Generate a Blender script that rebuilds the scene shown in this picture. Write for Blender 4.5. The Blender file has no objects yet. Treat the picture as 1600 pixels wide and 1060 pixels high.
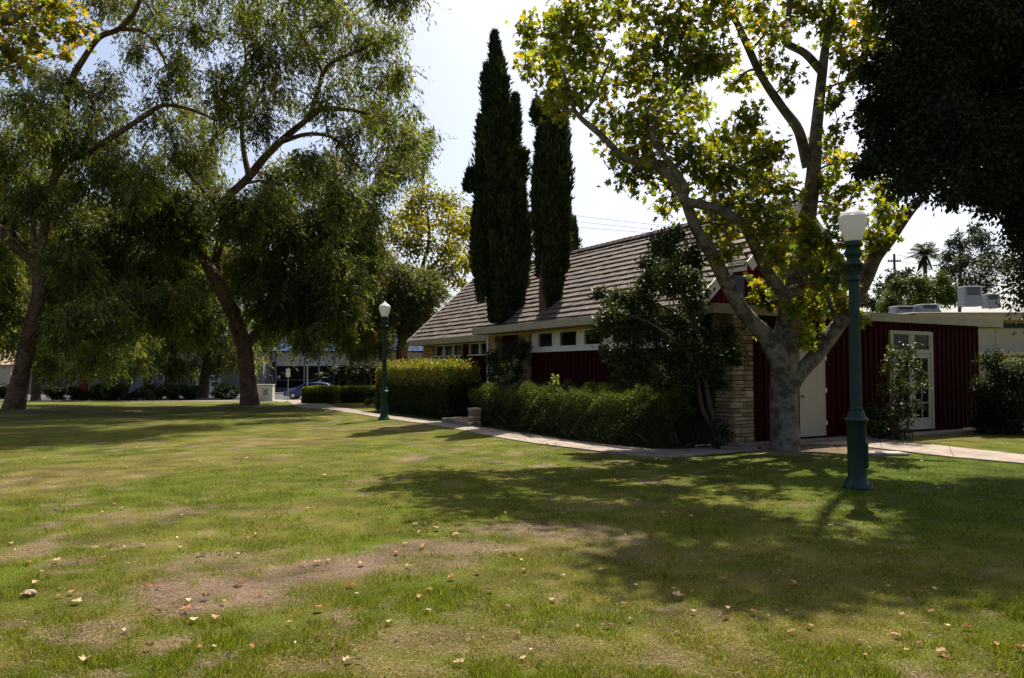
import bpy, math, random
import numpy as np
from mathutils import Vector, Quaternion, Matrix

scene = bpy.context.scene
COL = scene.collection
R = math.radians
rng = np.random.default_rng(11)
random.seed(11)

# ------------------------------------------------------------------ camera, sky, sun, exposure
EYE = 1.6
FOC = 1200.0
TILT = math.atan(50.0 / FOC)
cam_d = bpy.data.cameras.new('camera')
cam_d.sensor_width = 36.0
cam_d.lens = 27.0
cam_d.clip_start = 0.05
cam_d.clip_end = 3000.0
cam = bpy.data.objects.new('camera', cam_d)
cam.location = (0, 0, EYE)
cam.rotation_euler = (math.pi / 2 + TILT, 0, 0)
COL.objects.link(cam)
scene.camera = cam

SUN_EL, SUN_AZ = R(58), R(23)
world = bpy.data.worlds.new('World')
scene.world = world
world.use_nodes = True
wn = world.node_tree
for n in list(wn.nodes):
    wn.nodes.remove(n)
sky = wn.nodes.new('ShaderNodeTexSky')
sky.sky_type = 'NISHITA'
sky.sun_disc = False
sky.sun_elevation = SUN_EL
sky.sun_rotation = SUN_AZ
sky.air_density = 0.8
sky.dust_density = 3.8
sky.ozone_density = 0.7
bgn = wn.nodes.new('ShaderNodeBackground')
bgn.inputs['Strength'].default_value = 0.095
wo = wn.nodes.new('ShaderNodeOutputWorld')
wn.links.new(sky.outputs['Color'], bgn.inputs['Color'])
wn.links.new(bgn.outputs['Background'], wo.inputs['Surface'])

sun_d = bpy.data.lights.new('sun', 'SUN')
sun_d.energy = 5.0
sun_d.angle = R(0.53)
sun_d.color = (1.0, 0.93, 0.82)
sun = bpy.data.objects.new('sun', sun_d)
to_sun = Vector((math.sin(SUN_AZ) * math.cos(SUN_EL), math.cos(SUN_AZ) * math.cos(SUN_EL), math.sin(SUN_EL)))
sun.rotation_euler = to_sun.to_track_quat('Z', 'Y').to_euler()
sun.location = (0, 0, 40)
COL.objects.link(sun)

scene.view_settings.view_transform = 'Standard'
scene.view_settings.look = 'None'
scene.view_settings.exposure = 1.0
scene.view_settings.gamma = 1.0
scene.render.engine = 'CYCLES'
scene.cycles.max_bounces = 6
scene.cycles.diffuse_bounces = 3
scene.cycles.transmission_bounces = 4
scene.cycles.transparent_max_bounces = 4
scene.cycles.caustics_reflective = False
scene.cycles.caustics_refractive = False


# ------------------------------------------------------------------ measuring helpers
def smooth(a, b, t):
    t = np.clip((t - a) / (b - a), 0, 1)
    return t * t * (3 - 2 * t)


def gz(y):
    return -0.85 * smooth(36.0, 64.0, y)


def ray(px, py):
    x = (px - 800.0) / FOC
    y = (530.0 - py) / FOC
    return (x, math.cos(TILT) - math.sin(TILT) * y, math.sin(TILT) + math.cos(TILT) * y)


def P(px, py, Y):
    d = ray(px, py)
    s = Y / d[1]
    return (d[0] * s, Y, EYE + d[2] * s)


def G(px, py):
    d = ray(px, py)
    z = 0.0
    for _ in range(60):
        s = (z - EYE) / d[2]
        z = 0.6 * z + 0.4 * float(gz(d[1] * s))
    return (d[0] * s, d[1] * s, z)


_lat = np.random.default_rng(3).random((256, 256))


def vnoise(x, y, f, seed=0):
    x = np.asarray(x) * f + seed * 17.3 + 1000
    y = np.asarray(y) * f + seed * 9.1 + 1000
    xi = np.floor(x).astype(int)
    yi = np.floor(y).astype(int)
    fx = x - xi
    fy = y - yi
    fx = fx * fx * (3 - 2 * fx)
    fy = fy * fy * (3 - 2 * fy)
    a = _lat[xi & 255, yi & 255]
    b = _lat[(xi + 1) & 255, yi & 255]
    c = _lat[xi & 255, (yi + 1) & 255]
    d = _lat[(xi + 1) & 255, (yi + 1) & 255]
    return (a * (1 - fx) + b * fx) * (1 - fy) + (c * (1 - fx) + d * fx) * fy


def fbm(x, y, f, seed=0, oct=4):
    s = 0.0
    a = 0.5
    for k in range(oct):
        s = s + a * vnoise(x, y, f * 2 ** k, seed + k)
        a *= 0.5
    return s / (1 - 0.5 ** oct)


# ------------------------------------------------------------------ materials
def new_mat(name):
    m = bpy.data.materials.new(name)
    m.use_nodes = True
    nt = m.node_tree
    for n in list(nt.nodes):
        nt.nodes.remove(n)
    out = nt.nodes.new('ShaderNodeOutputMaterial')
    return m, nt, out


def noise_node(nt, scale, detail=4, rough=0.6, coord='Object'):
    tc = nt.nodes.new('ShaderNodeTexCoord')
    nz = nt.nodes.new('ShaderNodeTexNoise')
    nz.inputs['Scale'].default_value = scale
    nz.inputs['Detail'].default_value = detail
    nz.inputs['Roughness'].default_value = rough
    nt.links.new(tc.outputs[coord], nz.inputs['Vector'])
    return nz


def mix_rgb(nt, mode, fac, a, b):
    mx = nt.nodes.new('ShaderNodeMix')
    mx.data_type = 'RGBA'
    mx.blend_type = mode
    for sock, v in ((mx.inputs[0], fac), (mx.inputs[6], a), (mx.inputs[7], b)):
        if hasattr(v, 'links') or hasattr(v, 'is_output'):
            nt.links.new(v, sock)
        elif isinstance(v, (int, float)):
            sock.default_value = v
        else:
            sock.default_value = (*v, 1.0)
    return mx.outputs[2]


def surf(name, color=None, rough=0.7, spec=0.3, var=0.25, scale=6.0, bump=0.0, bscale=30.0, attr=False,
         color2=None, c2scale=3.0, c2lo=0.45, c2hi=0.6, metal=0.0, coat=0.0):
    m, nt, out = new_mat(name)
    b = nt.nodes.new('ShaderNodeBsdfPrincipled')
    b.inputs['Roughness'].default_value = rough
    b.inputs['Specular IOR Level'].default_value = spec
    b.inputs['Metallic'].default_value = metal
    b.inputs['Coat Weight'].default_value = coat
    if attr:
        at = nt.nodes.new('ShaderNodeAttribute')
        at.attribute_name = 'Col'
        base = at.outputs['Color']
    else:
        rg = nt.nodes.new('ShaderNodeRGB')
        rg.outputs[0].default_value = (*color, 1)
        base = rg.outputs[0]
    if color2 is not None:
        nz = noise_node(nt, c2scale, 5, 0.65)
        rp = nt.nodes.new('ShaderNodeMapRange')
        rp.inputs['From Min'].default_value = c2lo
        rp.inputs['From Max'].default_value = c2hi
        nt.links.new(nz.outputs['Fac'], rp.inputs['Value'])
        base = mix_rgb(nt, 'MIX', rp.outputs['Result'], base, color2)
    if var > 0:
        nz = noise_node(nt, scale, 5, 0.7)
        rp = nt.nodes.new('ShaderNodeMapRange')
        rp.inputs['From Min'].default_value = 0.3
        rp.inputs['From Max'].default_value = 0.7
        rp.inputs['To Min'].default_value = 1 - var
        rp.inputs['To Max'].default_value = 1 + var
        nt.links.new(nz.outputs['Fac'], rp.inputs['Value'])
        base = mix_rgb(nt, 'MULTIPLY', 1.0, base, rp.outputs['Result'])
    nt.links.new(base, b.inputs['Base Color'])
    if bump > 0:
        nz = noise_node(nt, bscale, 4, 0.65)
        bp = nt.nodes.new('ShaderNodeBump')
        bp.inputs['Strength'].default_value = bump
        bp.inputs['Distance'].default_value = 0.03
        nt.links.new(nz.outputs['Fac'], bp.inputs['Height'])
        nt.links.new(bp.outputs['Normal'], b.inputs['Normal'])
    nt.links.new(b.outputs['BSDF'], out.inputs['Surface'])
    return m


def leaf_mat(name, trans=0.42, rough=0.45, spec=0.35, tint=(1.7, 1.6, 0.7)):
    m, nt, out = new_mat(name)
    at = nt.nodes.new('ShaderNodeAttribute')
    at.attribute_name = 'Col'
    b = nt.nodes.new('ShaderNodeBsdfPrincipled')
    b.inputs['Roughness'].default_value = rough
    b.inputs['Specular IOR Level'].default_value = spec
    nt.links.new(at.outputs['Color'], b.inputs['Base Color'])
    t = nt.nodes.new('ShaderNodeBsdfTranslucent')
    tc = mix_rgb(nt, 'MULTIPLY', 1.0, at.outputs['Color'], tint)
    nt.links.new(tc, t.inputs['Color'])
    mx = nt.nodes.new('ShaderNodeMixShader')
    mx.inputs[0].default_value = trans
    nt.links.new(b.outputs['BSDF'], mx.inputs[1])
    nt.links.new(t.outputs['BSDF'], mx.inputs[2])
    nt.links.new(mx.outputs['Shader'], out.inputs['Surface'])
    return m


M = {}
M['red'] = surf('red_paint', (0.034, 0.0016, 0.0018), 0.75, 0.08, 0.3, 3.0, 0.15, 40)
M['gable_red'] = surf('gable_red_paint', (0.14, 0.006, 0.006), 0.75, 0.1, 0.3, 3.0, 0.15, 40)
M['white'] = surf('white_paint', (0.72, 0.70, 0.65), 0.55, 0.3, 0.08, 4.0, 0.05, 60)
M['fascia'] = surf('cream_fascia_paint', (0.36, 0.30, 0.21), 0.65, 0.2, 0.12, 2.5, 0.06, 50)
M['door'] = surf('cream_door_paint', (0.44, 0.385, 0.30), 0.55, 0.2, 0.07, 2.0, 0.04, 50)
M['stone'] = surf('sandstone', None, 0.85, 0.2, 0.28, 9.0, 0.6, 24, attr=True)
M['mortar'] = surf('mortar', (0.20, 0.16, 0.11), 0.95, 0.1, 0.3, 20, 0.3, 60)
M['shingle'] = surf('roof_tile_clay', None, 0.8, 0.25, 0.25, 14.0, 0.35, 45, attr=True)
M['gravel_roof'] = surf('gravel_roof', (0.105, 0.096, 0.088), 0.9, 0.1, 0.35, 25, 0.5, 60)
M['glass'] = surf('dark_glass', (0.010, 0.009, 0.010), 0.08, 0.3, 0.0)
M['concrete'] = surf('concrete', (0.27, 0.222, 0.178), 0.9, 0.15, 0.2, 5.0, 0.25, 60, color2=(0.19, 0.158, 0.128), c2scale=1.3)
M['asphalt'] = surf('asphalt', (0.055, 0.055, 0.058), 0.9, 0.2, 0.25, 8, 0.3, 80)
M['lamp_green'] = surf('lamp_green_paint', (0.004, 0.025, 0.0145), 0.45, 0.35, 0.22, 10, 0.12, 50)
M['metal'] = surf('grey_metal', (0.27, 0.275, 0.28), 0.45, 0.5, 0.15, 6, 0.0, 30, metal=0.3)
M['dark'] = surf('dark_void', (0.012, 0.012, 0.013), 0.8, 0.2, 0.1)
M['soil'] = surf('soil', (0.095, 0.062, 0.040), 0.95, 0.1, 0.4, 12, 0.6, 40)
M['bark_syc'] = surf('sycamore_bark', (0.19, 0.155, 0.12), 0.85, 0.12, 0.35, 11, 1.0, 14, color2=(0.085, 0.064, 0.048), c2scale=4.2, c2lo=0.46, c2hi=0.58)
M['bark_brown'] = surf('brown_bark', (0.17, 0.095, 0.065), 0.9, 0.12, 0.4, 6, 1.0, 9, color2=(0.095, 0.055, 0.04), c2scale=2.2)
M['bark_dark'] = surf('dark_bark', (0.085, 0.062, 0.045), 0.9, 0.12, 0.4, 8, 0.8, 16)
M['leaf_syc'] = leaf_mat('sycamore_leaf', 0.55, 0.45, 0.3, (2.1, 1.85, 0.5))
M['leaf_weep'] = leaf_mat('weeping_leaf', 0.50, 0.5, 0.25, (1.7, 1.6, 0.6))
M['leaf_gloss'] = leaf_mat('glossy_leaf', 0.25, 0.42, 0.22, (1.5, 1.5, 0.5))
M['leaf_dull'] = leaf_mat('dull_leaf', 0.20, 0.6, 0.2, (1.4, 1.5, 0.5))
M['leaf_dark'] = leaf_mat('oak_leaf', 0.18, 0.55, 0.15, (1.7, 1.6, 0.5))
M['grass'] = leaf_mat('grass_blade', 0.42, 0.75, 0.03, (1.5, 1.5, 0.6))
M['core'] = surf('inner_twigs', (0.020, 0.024, 0.010), 0.9, 0.05, 0.4, 7, 0.8, 12)
M['dry_leaf'] = leaf_mat('dry_leaf', 0.2, 0.6, 0.2, (1.2, 1.0, 0.8))
M['grey_wall'] = surf('grey_stucco', (0.16, 0.163, 0.19), 0.9, 0.1, 0.12, 3, 0.2, 50)
M['blue_roof'] = surf('blue_metal_roof', (0.055, 0.12, 0.26), 0.5, 0.4, 0.15, 2)
M['panel'] = surf('pale_panel', (0.66, 0.66, 0.60), 0.6, 0.3, 0.08, 2)
M['beige'] = surf('beige_stucco', (0.50, 0.42, 0.30), 0.85, 0.15, 0.1, 3, 0.15, 60)
M['tan'] = surf('tan_paint', (0.50, 0.36, 0.24), 0.7, 0.2, 0.12, 3)
M['car_blue'] = surf('blue_car_paint', (0.008, 0.032, 0.15), 0.35, 0.4, 0.03, 3, coat=0.2)
M['car_white'] = surf('white_car_paint', (0.72, 0.73, 0.74), 0.3, 0.5, 0.03, 3, coat=0.5)
M['tyre'] = surf('tyre_rubber', (0.02, 0.02, 0.02), 0.8, 0.2, 0.1)
M['rim'] = surf('alloy', (0.6, 0.6, 0.62), 0.3, 0.5, 0.05, 5, metal=0.8)
M['lens'] = surf('headlight_lens', (0.75, 0.75, 0.72), 0.15, 0.5, 0.05)
M['red_lens'] = surf('red_lens', (0.4, 0.01, 0.01), 0.2, 0.5, 0.05)
M['box_paint'] = surf('utility_box_paint', (0.48, 0.46, 0.40), 0.6, 0.3, 0.12, 3)
M['scrawl'] = surf('grey_spray_paint', (0.22, 0.23, 0.25), 0.7, 0.2, 0.1)
M['yellow'] = surf('yellow_sign', (0.62, 0.42, 0.03), 0.5, 0.3, 0.05)
M['brick_red'] = surf('red_brick', (0.28, 0.07, 0.04), 0.85, 0.15, 0.25, 10, 0.4, 40)
M['pole_wood'] = surf('pole_wood', (0.07, 0.055, 0.045), 0.9, 0.1, 0.3, 5)
M['wire'] = surf('wire', (0.10, 0.10, 0.11), 0.6, 0.3, 0.0)
M['blue_sign'] = surf('blue_sign', (0.05, 0.18, 0.42), 0.5, 0.3, 0.05)

m, nt, out = new_mat('globe_glass')
_d = nt.nodes.new('ShaderNodeBsdfPrincipled')
_d.inputs['Base Color'].default_value = (0.80, 0.79, 0.77, 1)
_d.inputs['Roughness'].default_value = 0.25
_t = nt.nodes.new('ShaderNodeBsdfTranslucent')
_t.inputs['Color'].default_value = (0.85, 0.83, 0.80, 1)
_x = nt.nodes.new('ShaderNodeMixShader')
_x.inputs[0].default_value = 0.5
nt.links.new(_d.outputs[0], _x.inputs[1])
nt.links.new(_t.outputs[0], _x.inputs[2])
nt.links.new(_x.outputs[0], out.inputs['Surface'])
M['globe'] = m


# ------------------------------------------------------------------ object helpers
def link(o, parent=None):
    COL.objects.link(o)
    if parent is not None:
        o.parent = parent
    return o


def tag(o, label=None, cat=None, group=None, kind=None):
    if label:
        o['label'] = label
    if cat:
        o['category'] = cat
    if group:
        o['group'] = group
    if kind:
        o['kind'] = kind
    return o


def empty(name, loc, rz=0.0):
    o = bpy.data.objects.new(name, None)
    o.empty_display_size = 0.2
    o.location = loc
    o.rotation_euler = (0, 0, rz)
    return link(o)


def np_mesh(name, verts, faces, mat, parent=None, cols=None, smooth_shade=False, loc=None):
    """verts (n,3), faces (m,k) equal sized."""
    verts = np.asarray(verts, np.float32)
    faces = np.asarray(faces, np.int32)
    me = bpy.data.meshes.new(name)
    nf, k = faces.shape
    me.vertices.add(len(verts))
    me.vertices.foreach_set('co', verts.ravel())
    me.loops.add(nf * k)
    me.loops.foreach_set('vertex_index', faces.ravel())
    me.polygons.add(nf)
    me.polygons.foreach_set('loop_start', np.arange(0, nf * k, k, dtype=np.int32))
    me.polygons.foreach_set('use_smooth', np.full(nf, smooth_shade, bool))
    me.update(calc_edges=True)
    if cols is not None:
        ca = me.color_attributes.new('Col', 'FLOAT_COLOR', 'POINT')
        c4 = np.ones((len(verts), 4), np.float32)
        c4[:, :3] = cols
        ca.data.foreach_set('color', c4.ravel())
    me.materials.append(mat)
    o = bpy.data.objects.new(name, me)
    if loc is not None:
        o.location = loc
    return link(o, parent)


class MB:
    def __init__(s):
        s.v, s.f, s.c, s.sm = [], [], [], []

    def add(s, vs, fs, col=(1, 1, 1), sm=False):
        n = len(s.v)
        s.v += [tuple(v) for v in vs]
        s.c += [col] * len(vs)
        s.f += [tuple(i + n for i in f) for f in fs]
        s.sm += [sm] * len(fs)

    def box(s, x0, x1, y0, y1, z0, z1, col=(1, 1, 1)):
        vs = [(x0, y0, z0), (x1, y0, z0), (x1, y1, z0), (x0, y1, z0), (x0, y0, z1), (x1, y0, z1), (x1, y1, z1), (x0, y1, z1)]
        fs = [(0, 3, 2, 1), (4, 5, 6, 7), (0, 1, 5, 4), (1, 2, 6, 5), (2, 3, 7, 6), (3, 0, 4, 7)]
        s.add(vs, fs, col)

    def hexa(s, b, t, col=(1, 1, 1)):
        s.add(list(b) + list(t), [(0, 3, 2, 1), (4, 5, 6, 7), (0, 1, 5, 4), (1, 2, 6, 5), (2, 3, 7, 6), (3, 0, 4, 7)], col)

    def bev_box(s, x0, x1, y0, y1, z0, z1, b, col=(1, 1, 1)):
        pts = [(x0 + b, y0), (x1 - b, y0), (x1, y0 + b), (x1, y1 - b), (x1 - b, y1), (x0 + b, y1), (x0, y1 - b), (x0, y0 + b)]
        ins = [(min(max(x, x0 + b), x1 - b), min(max(y, y0 + b), y1 - b)) for x, y in pts]
        v = [(x, y, z0) for x, y in pts] + [(x, y, z1 - b) for x, y in pts] + [(x, y, z1) for x, y in ins]
        f = [tuple(range(7, -1, -1))]
        for k in range(8):
            k2 = (k + 1) % 8
            f += [(k, k2, 8 + k2, 8 + k), (8 + k, 8 + k2, 16 + k2, 16 + k)]
        f.append((16, 18, 20, 22))
        # degenerate inset quads are merged on validate
        s.add(v, f, col)

    def prism(s, poly, z0, z1, col=(1, 1, 1)):
        n = len(poly)
        vs = [(p[0], p[1], z0) for p in poly] + [(p[0], p[1], z1) for p in poly]
        fs = [tuple(range(n - 1, -1, -1)), tuple(range(n, 2 * n))]
        fs += [(k, (k + 1) % n, n + (k + 1) % n, n + k) for k in range(n)]
        s.add(vs, fs, col)

    def slab(s, poly3, nrm, th, col=(1, 1, 1)):
        n = len(poly3)
        q = [tuple(p[i] + nrm[i] * th for i in range(3)) for p in poly3]
        fs = [tuple(range(n - 1, -1, -1)), tuple(range(n, 2 * n))]
        fs += [(k, (k + 1) % n, n + (k + 1) % n, n + k) for k in range(n)]
        s.add(list(poly3) + q, fs, col)

    def lathe(s, prof, segs=24, cx=0, cy=0, flute=None, col=(1, 1, 1), sm=True):
        n = len(prof)
        vs = []
        for (r, z, *fl) in prof:
            for k in range(segs):
                a = 2 * math.pi * k / segs
                rr = r
                if fl and flute:
                    rr = r * (1 - fl[0] * (0.5 + 0.5 * math.cos(flute * a)))
                vs.append((cx + rr * math.cos(a), cy + rr * math.sin(a), z))
        fs = []
        for i in range(n - 1):
            for k in range(segs):
                k2 = (k + 1) % segs
                fs.append((i * segs + k, i * segs + k2, (i + 1) * segs + k2, (i + 1) * segs + k))
        fs.append(tuple(range(segs - 1, -1, -1)))
        fs.append(tuple(range((n - 1) * segs, n * segs)))
        s.add(vs, fs, col, sm)

    def tube(s, pts, radii, segs=6, col=(1, 1, 1), sm=True):
        v, f = tube_arrays(pts, radii, segs)
        s.add([tuple(p) for p in v], [tuple(q) for q in f], col, sm)

    def build(s, name, mat, parent=None, cols=False, loc=None):
        me = bpy.data.meshes.new(name)
        me.from_pydata(s.v, [], s.f)
        me.validate()
        if len(me.polygons) == len(s.sm):
            me.polygons.foreach_set('use_smooth', s.sm)
        if cols:
            ca = me.color_attributes.new('Col', 'FLOAT_COLOR', 'POINT')
            c4 = np.ones((len(s.v), 4), np.float32)
            c4[:, :3] = np.array(s.c, np.float32)
            ca.data.foreach_set('color', c4.ravel())
        me.materials.append(mat)
        me.update()
        o = bpy.data.objects.new(name, me)
        if loc is not None:
            o.location = loc
        return link(o, parent)


def tube_arrays(pts, radii, segs):
    pts = np.asarray(pts, float)
    radii = np.asarray(radii, float)
    n = len(pts)
    tan = np.gradient(pts, axis=0)
    tan /= np.linalg.norm(tan, axis=1)[:, None] + 1e-9
    up = np.array([0.37, 0.21, 0.9]) if abs(tan[0][2]) < 0.8 else np.array([0.9, 0.3, 0.1])
    nx = np.cross(tan, up)
    nx /= np.linalg.norm(nx, axis=1)[:, None] + 1e-9
    ny = np.cross(tan, nx)
    a = np.linspace(0, 2 * np.pi, segs, endpoint=False)
    ring = nx[:, None, :] * np.cos(a)[None, :, None] + ny[:, None, :] * np.sin(a)[None, :, None]
    v = pts[:, None, :] + ring * radii[:, None, None]
    v = v.reshape(-1, 3)
    i = np.arange(n - 1)[:, None] * segs
    k = np.arange(segs)[None, :]
    k2 = (k + 1) % segs
    f = np.stack([i + k, i + k2, i + segs + k2, i + segs + k], -1).reshape(-1, 4)
    return v, f


def catmull(pts, per=4):
    pts = np.asarray(pts, float)
    if len(pts) < 3:
        t = np.linspace(0, 1, per + 1)[:, None]
        return pts[0] * (1 - t) + pts[-1] * t
    p = np.vstack([2 * pts[0] - pts[1], pts, 2 * pts[-1] - pts[-2]])
    outp = []
    for i in range(1, len(p) - 2):
        for t in np.linspace(0, 1, per, endpoint=False):
            a, b, c, d = p[i - 1], p[i], p[i + 1], p[i + 2]
            outp.append(0.5 * ((2 * b) + (c - a) * t + (2 * a - 5 * b + 4 * c - d) * t * t + (3 * b - a - 3 * c + d) * t ** 3))
    outp.append(pts[-1])
    return np.array(outp)


# ------------------------------------------------------------------ leaves
T_MAPLE = (np.array([(0, .4, 0), (0, .06, 0), (.28, .0, .07), (.54, .2, .13), (.27, .35, .06), (.58, .68, .14), (.2, .62, .05), (0, 1.02, -.08),
                     (-.2, .62, .05), (-.58, .68, .14), (-.27, .35, .06), (-.54, .2, .13), (-.28, 0, .07)], float),
           np.array([(0, k, k + 1 if k < 12 else 1) for k in range(1, 13)]))
T_DIAM = (np.array([(0, 0, 0), (.5, .45, .1), (0, 1, -.05), (-.5, .45, .1)], float), np.array([(0, 1, 2, 3)]))
T_OVAL = (np.array([(0, 0, 0), (.42, .3, .1), (.38, .68, .1), (0, 1, -.06), (-.38, .68, .1), (-.42, .3, .1)], float),
          np.array([(0, 1, 2, 3), (0, 3, 4, 5)]))
T_BLADE = (np.array([(-.5, 0, 0), (.5, 0, 0), (.12, 1, 0)], float), np.array([(0, 1, 2)]))


def unit(a):
    return a / (np.linalg.norm(a, axis=-1, keepdims=True) + 1e-9)


def leaf_arrays(tmpl, pos, axis, nrm, ln, wd, col):
    tv, tf = tmpl
    axis = unit(axis)
    side = unit(np.cross(axis, nrm))
    n2 = np.cross(side, axis)
    n, k = len(pos), len(tv)
    v = (pos[:, None] + ln[:, None, None] * tv[None, :, 1, None] * axis[:, None]
         + wd[:, None, None] * (tv[None, :, 0, None] * side[:, None] + tv[None, :, 2, None] * n2[:, None]))
    f = (tf[None] + (np.arange(n) * k)[:, None, None]).reshape(-1, tf.shape[1])
    c = np.repeat(col, k, axis=0)
    return v.reshape(-1, 3), f, c


def rand_dirs(n):
    return unit(rng.normal(size=(n, 3)))


def leaf_cols(n, palette, weights, jitter=0.22):
    pal = np.asarray(palette, float)
    idx = rng.choice(len(pal), n, p=np.asarray(weights) / np.sum(weights))
    c = pal[idx] * (1 + rng.normal(0, jitter, (n, 1)))
    c = c * (1 + rng.normal(0, 0.08, (n, 3)))
    return np.clip(c, 0.003, 0.9)


class Wood:
    """collects limbs and twigs of one plant as tubes"""

    def __init__(s):
        s.v, s.f, s.n = [], [], 0
        s.sp, s.sr = [], []

    def limb(s, pts, radii, segs=8, skel=True, knob=0.0):
        v, f = tube_arrays(pts, radii, segs)
        if knob > 0:
            ctr = np.repeat(np.asarray(pts), segs, axis=0)
            k = 1 + knob * (fbm(v[:, 0] + v[:, 1], v[:, 2], 2.2, 5, 3) - 0.5) * 2
            v = ctr + (v - ctr) * k[:, None]
        s.v.append(v)
        s.f.append(f + s.n)
        s.n += len(v)
        if skel:
            s.sp.append(np.asarray(pts))
            s.sr.append(np.asarray(radii))

    def skel(s):
        return np.vstack(s.sp), np.concatenate(s.sr)

    def build(s, name, mat, parent):
        return np_mesh(name, np.vstack(s.v), np.vstack(s.f), mat, parent, smooth_shade=True)


def smooth_limb(ctrl, per=5, wob=0.0):
    c = np.asarray(ctrl, float)
    p = catmull(c, per)
    if wob > 0:
        p[1:-1, :3] += rng.normal(0, wob, (len(p) - 2, 3))
    return p[:, :3], np.maximum(p[:, 3], 0.004)


def curve_between(a, b, n=6, bow=0.12, up=0.0):
    a, b = np.asarray(a, float), np.asarray(b, float)
    d = np.linalg.norm(b - a)
    mid = (a + b) / 2 + rng.normal(0, bow * d, 3) + np.array([0, 0, up * d])
    t = np.linspace(0, 1, n)[:, None]
    return a * (1 - t) ** 2 + 2 * mid * t * (1 - t) + b * t * t


def tree(name, label, cat, base, limbs, blobs, bark, leafmat, tmpl, palette, weights, leaf_len, leaf_w, per_blob,
         style='tufts', group=None, twigs=9, spread=0.30, knob=0.10, trunk_segs=12, twig_r=0.012, flat=0.0, strand=1.2, updown=(-0.5, 0.6), jitter=0.22):
    """limbs: lists of (x,y,z,r); blobs: (x,y,z,rx,ry,rz,weight)"""
    root = empty(name, base)
    off = np.array(base, float)
    w = Wood()
    for k, L in enumerate(limbs):
        p, r = smooth_limb([(q[0] - off[0], q[1] - off[1], q[2] - off[2], q[3]) for q in L])
        w.limb(p, r, trunk_segs if r[0] > 0.12 else 8, knob=knob)
    P_, A_, N_, L_, W_, C_ = [], [], [], [], [], []
    order = sorted(blobs, key=lambda b: b[2])
    for b in order:
        c = np.array(b[:3]) - off
        rad = np.array(b[3:6])
        wt = b[6] if len(b) > 6 else 1.0
        sp, sr = w.skel()
        d = np.linalg.norm(sp - c, axis=1) + 0.6 * np.maximum(0, sp[:, 2] - c[2]) + 0.4 * (sr < 0.02)
        i = int(np.argmin(d))
        r0 = min(sr[i] * 0.55, 0.020 + 0.012 * np.linalg.norm(sp[i] - c))
        seg = curve_between(sp[i], c, 7, 0.08, 0.05)
        w.limb(seg, np.linspace(r0, max(0.4 * r0, twig_r), 7), 6)
        n = int(per_blob * wt)
        nt = max(3, int(twigs * (0.6 + 0.4 * wt)))
        ends = unit(rng.normal(size=(nt, 3))) * (rng.random((nt, 1)) ** 0.4) * rad + c
        tw_pts = []
        for e in ends:
            s0 = seg[rng.integers(3, 7)]
            q = curve_between(s0, e, 5, 0.14, 0.03)
            w.limb(q, np.linspace(max(0.5 * r0, twig_r), twig_r * 0.45, 5), 4, skel=False)
            tw_pts.append(q)
        tw_pts = np.array(tw_pts)
        tone = 1 + rng.normal(0, 0.14)
        ti = rng.integers(0, nt, n)
        tt = 0.35 + 0.65 * rng.random(n) ** 0.7
        seg_i = np.clip((tt * 4).astype(int), 0, 3)
        fr = (tt * 4 - seg_i)[:, None]
        pos = tw_pts[ti, seg_i] * (1 - fr) + tw_pts[ti, seg_i + 1] * fr
        pos = pos + rng.normal(0, 1, (n, 3)) * rad * spread * 0.55
        col = leaf_cols(n, palette, weights, jitter) * tone
        if style == 'strand':
            K = 13
            ns = max(1, n // K)
            st = pos[:ns]
            hang = unit(np.array([0, 0, -1.0]) + rng.normal(0, 0.34, (ns, 3)) + 0.40 * unit(st - c))
            ln = strand * (0.4 + rng.random(ns))
            t = np.linspace(0.05, 1, K)
            sway = rng.normal(0, 0.06, (ns, 1, 3))
            pp = st[:, None] + hang[:, None] * (ln[:, None] * t)[..., None] + sway * (t ** 2)[None, :, None] * 3
            pp = pp.reshape(-1, 3) + rng.normal(0, 0.04, (ns * K, 3))
            ax = np.repeat(hang, K, axis=0) * 1.0 + rng.normal(0, 0.42, (ns * K, 3))
            cc = np.repeat(col[:ns], K, axis=0) * (1 + rng.normal(0, 0.15, (ns * K, 1)))
            pos, axis, col = pp, ax, np.clip(cc, 0.003, 0.9)
            n = len(pos)
            nr = rand_dirs(n)
        else:
            axis = unit(pos - c) * 0.6 + rng.normal(0, 0.7, (n, 3)) + np.array([0, 0, updown[0]])
            nr = rand_dirs(n) + np.array([0, 0, updown[1]])
        s = (0.65 + 0.7 * rng.random(n))
        P_.append(pos)
        A_.append(axis)
        N_.append(nr)
        L_.append(leaf_len * s)
        W_.append(leaf_w * s)
        C_.append(col)
    v, f, c = leaf_arrays(tmpl, np.vstack(P_), np.vstack(A_), np.vstack(N_), np.concatenate(L_), np.concatenate(W_), np.vstack(C_))
    w.build('trunk', bark, root)
    np_mesh('crown', v, f, leafmat, root, c)
    tag(root, label, cat, group)
    return root


def pxblobs(lst, depth, djit, ry=None):
    """(px, py, radius_px[, depth, weight]) -> world blobs"""
    outp = []
    for b in lst:
        Y = (b[3] if len(b) > 3 and b[3] else depth + rng.normal(0, djit))
        x, y, z = P(b[0], b[1], Y)
        r = b[2] / FOC * Y
        outp.append((x, y, z, r, r * (ry or 1.0), r, b[4] if len(b) > 4 else (b[2] / 45.0) ** 1.6 * DENS(b[1])))
    return outp


LIMB_K = 1.0


def DENS(py):
    return 1.0


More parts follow.
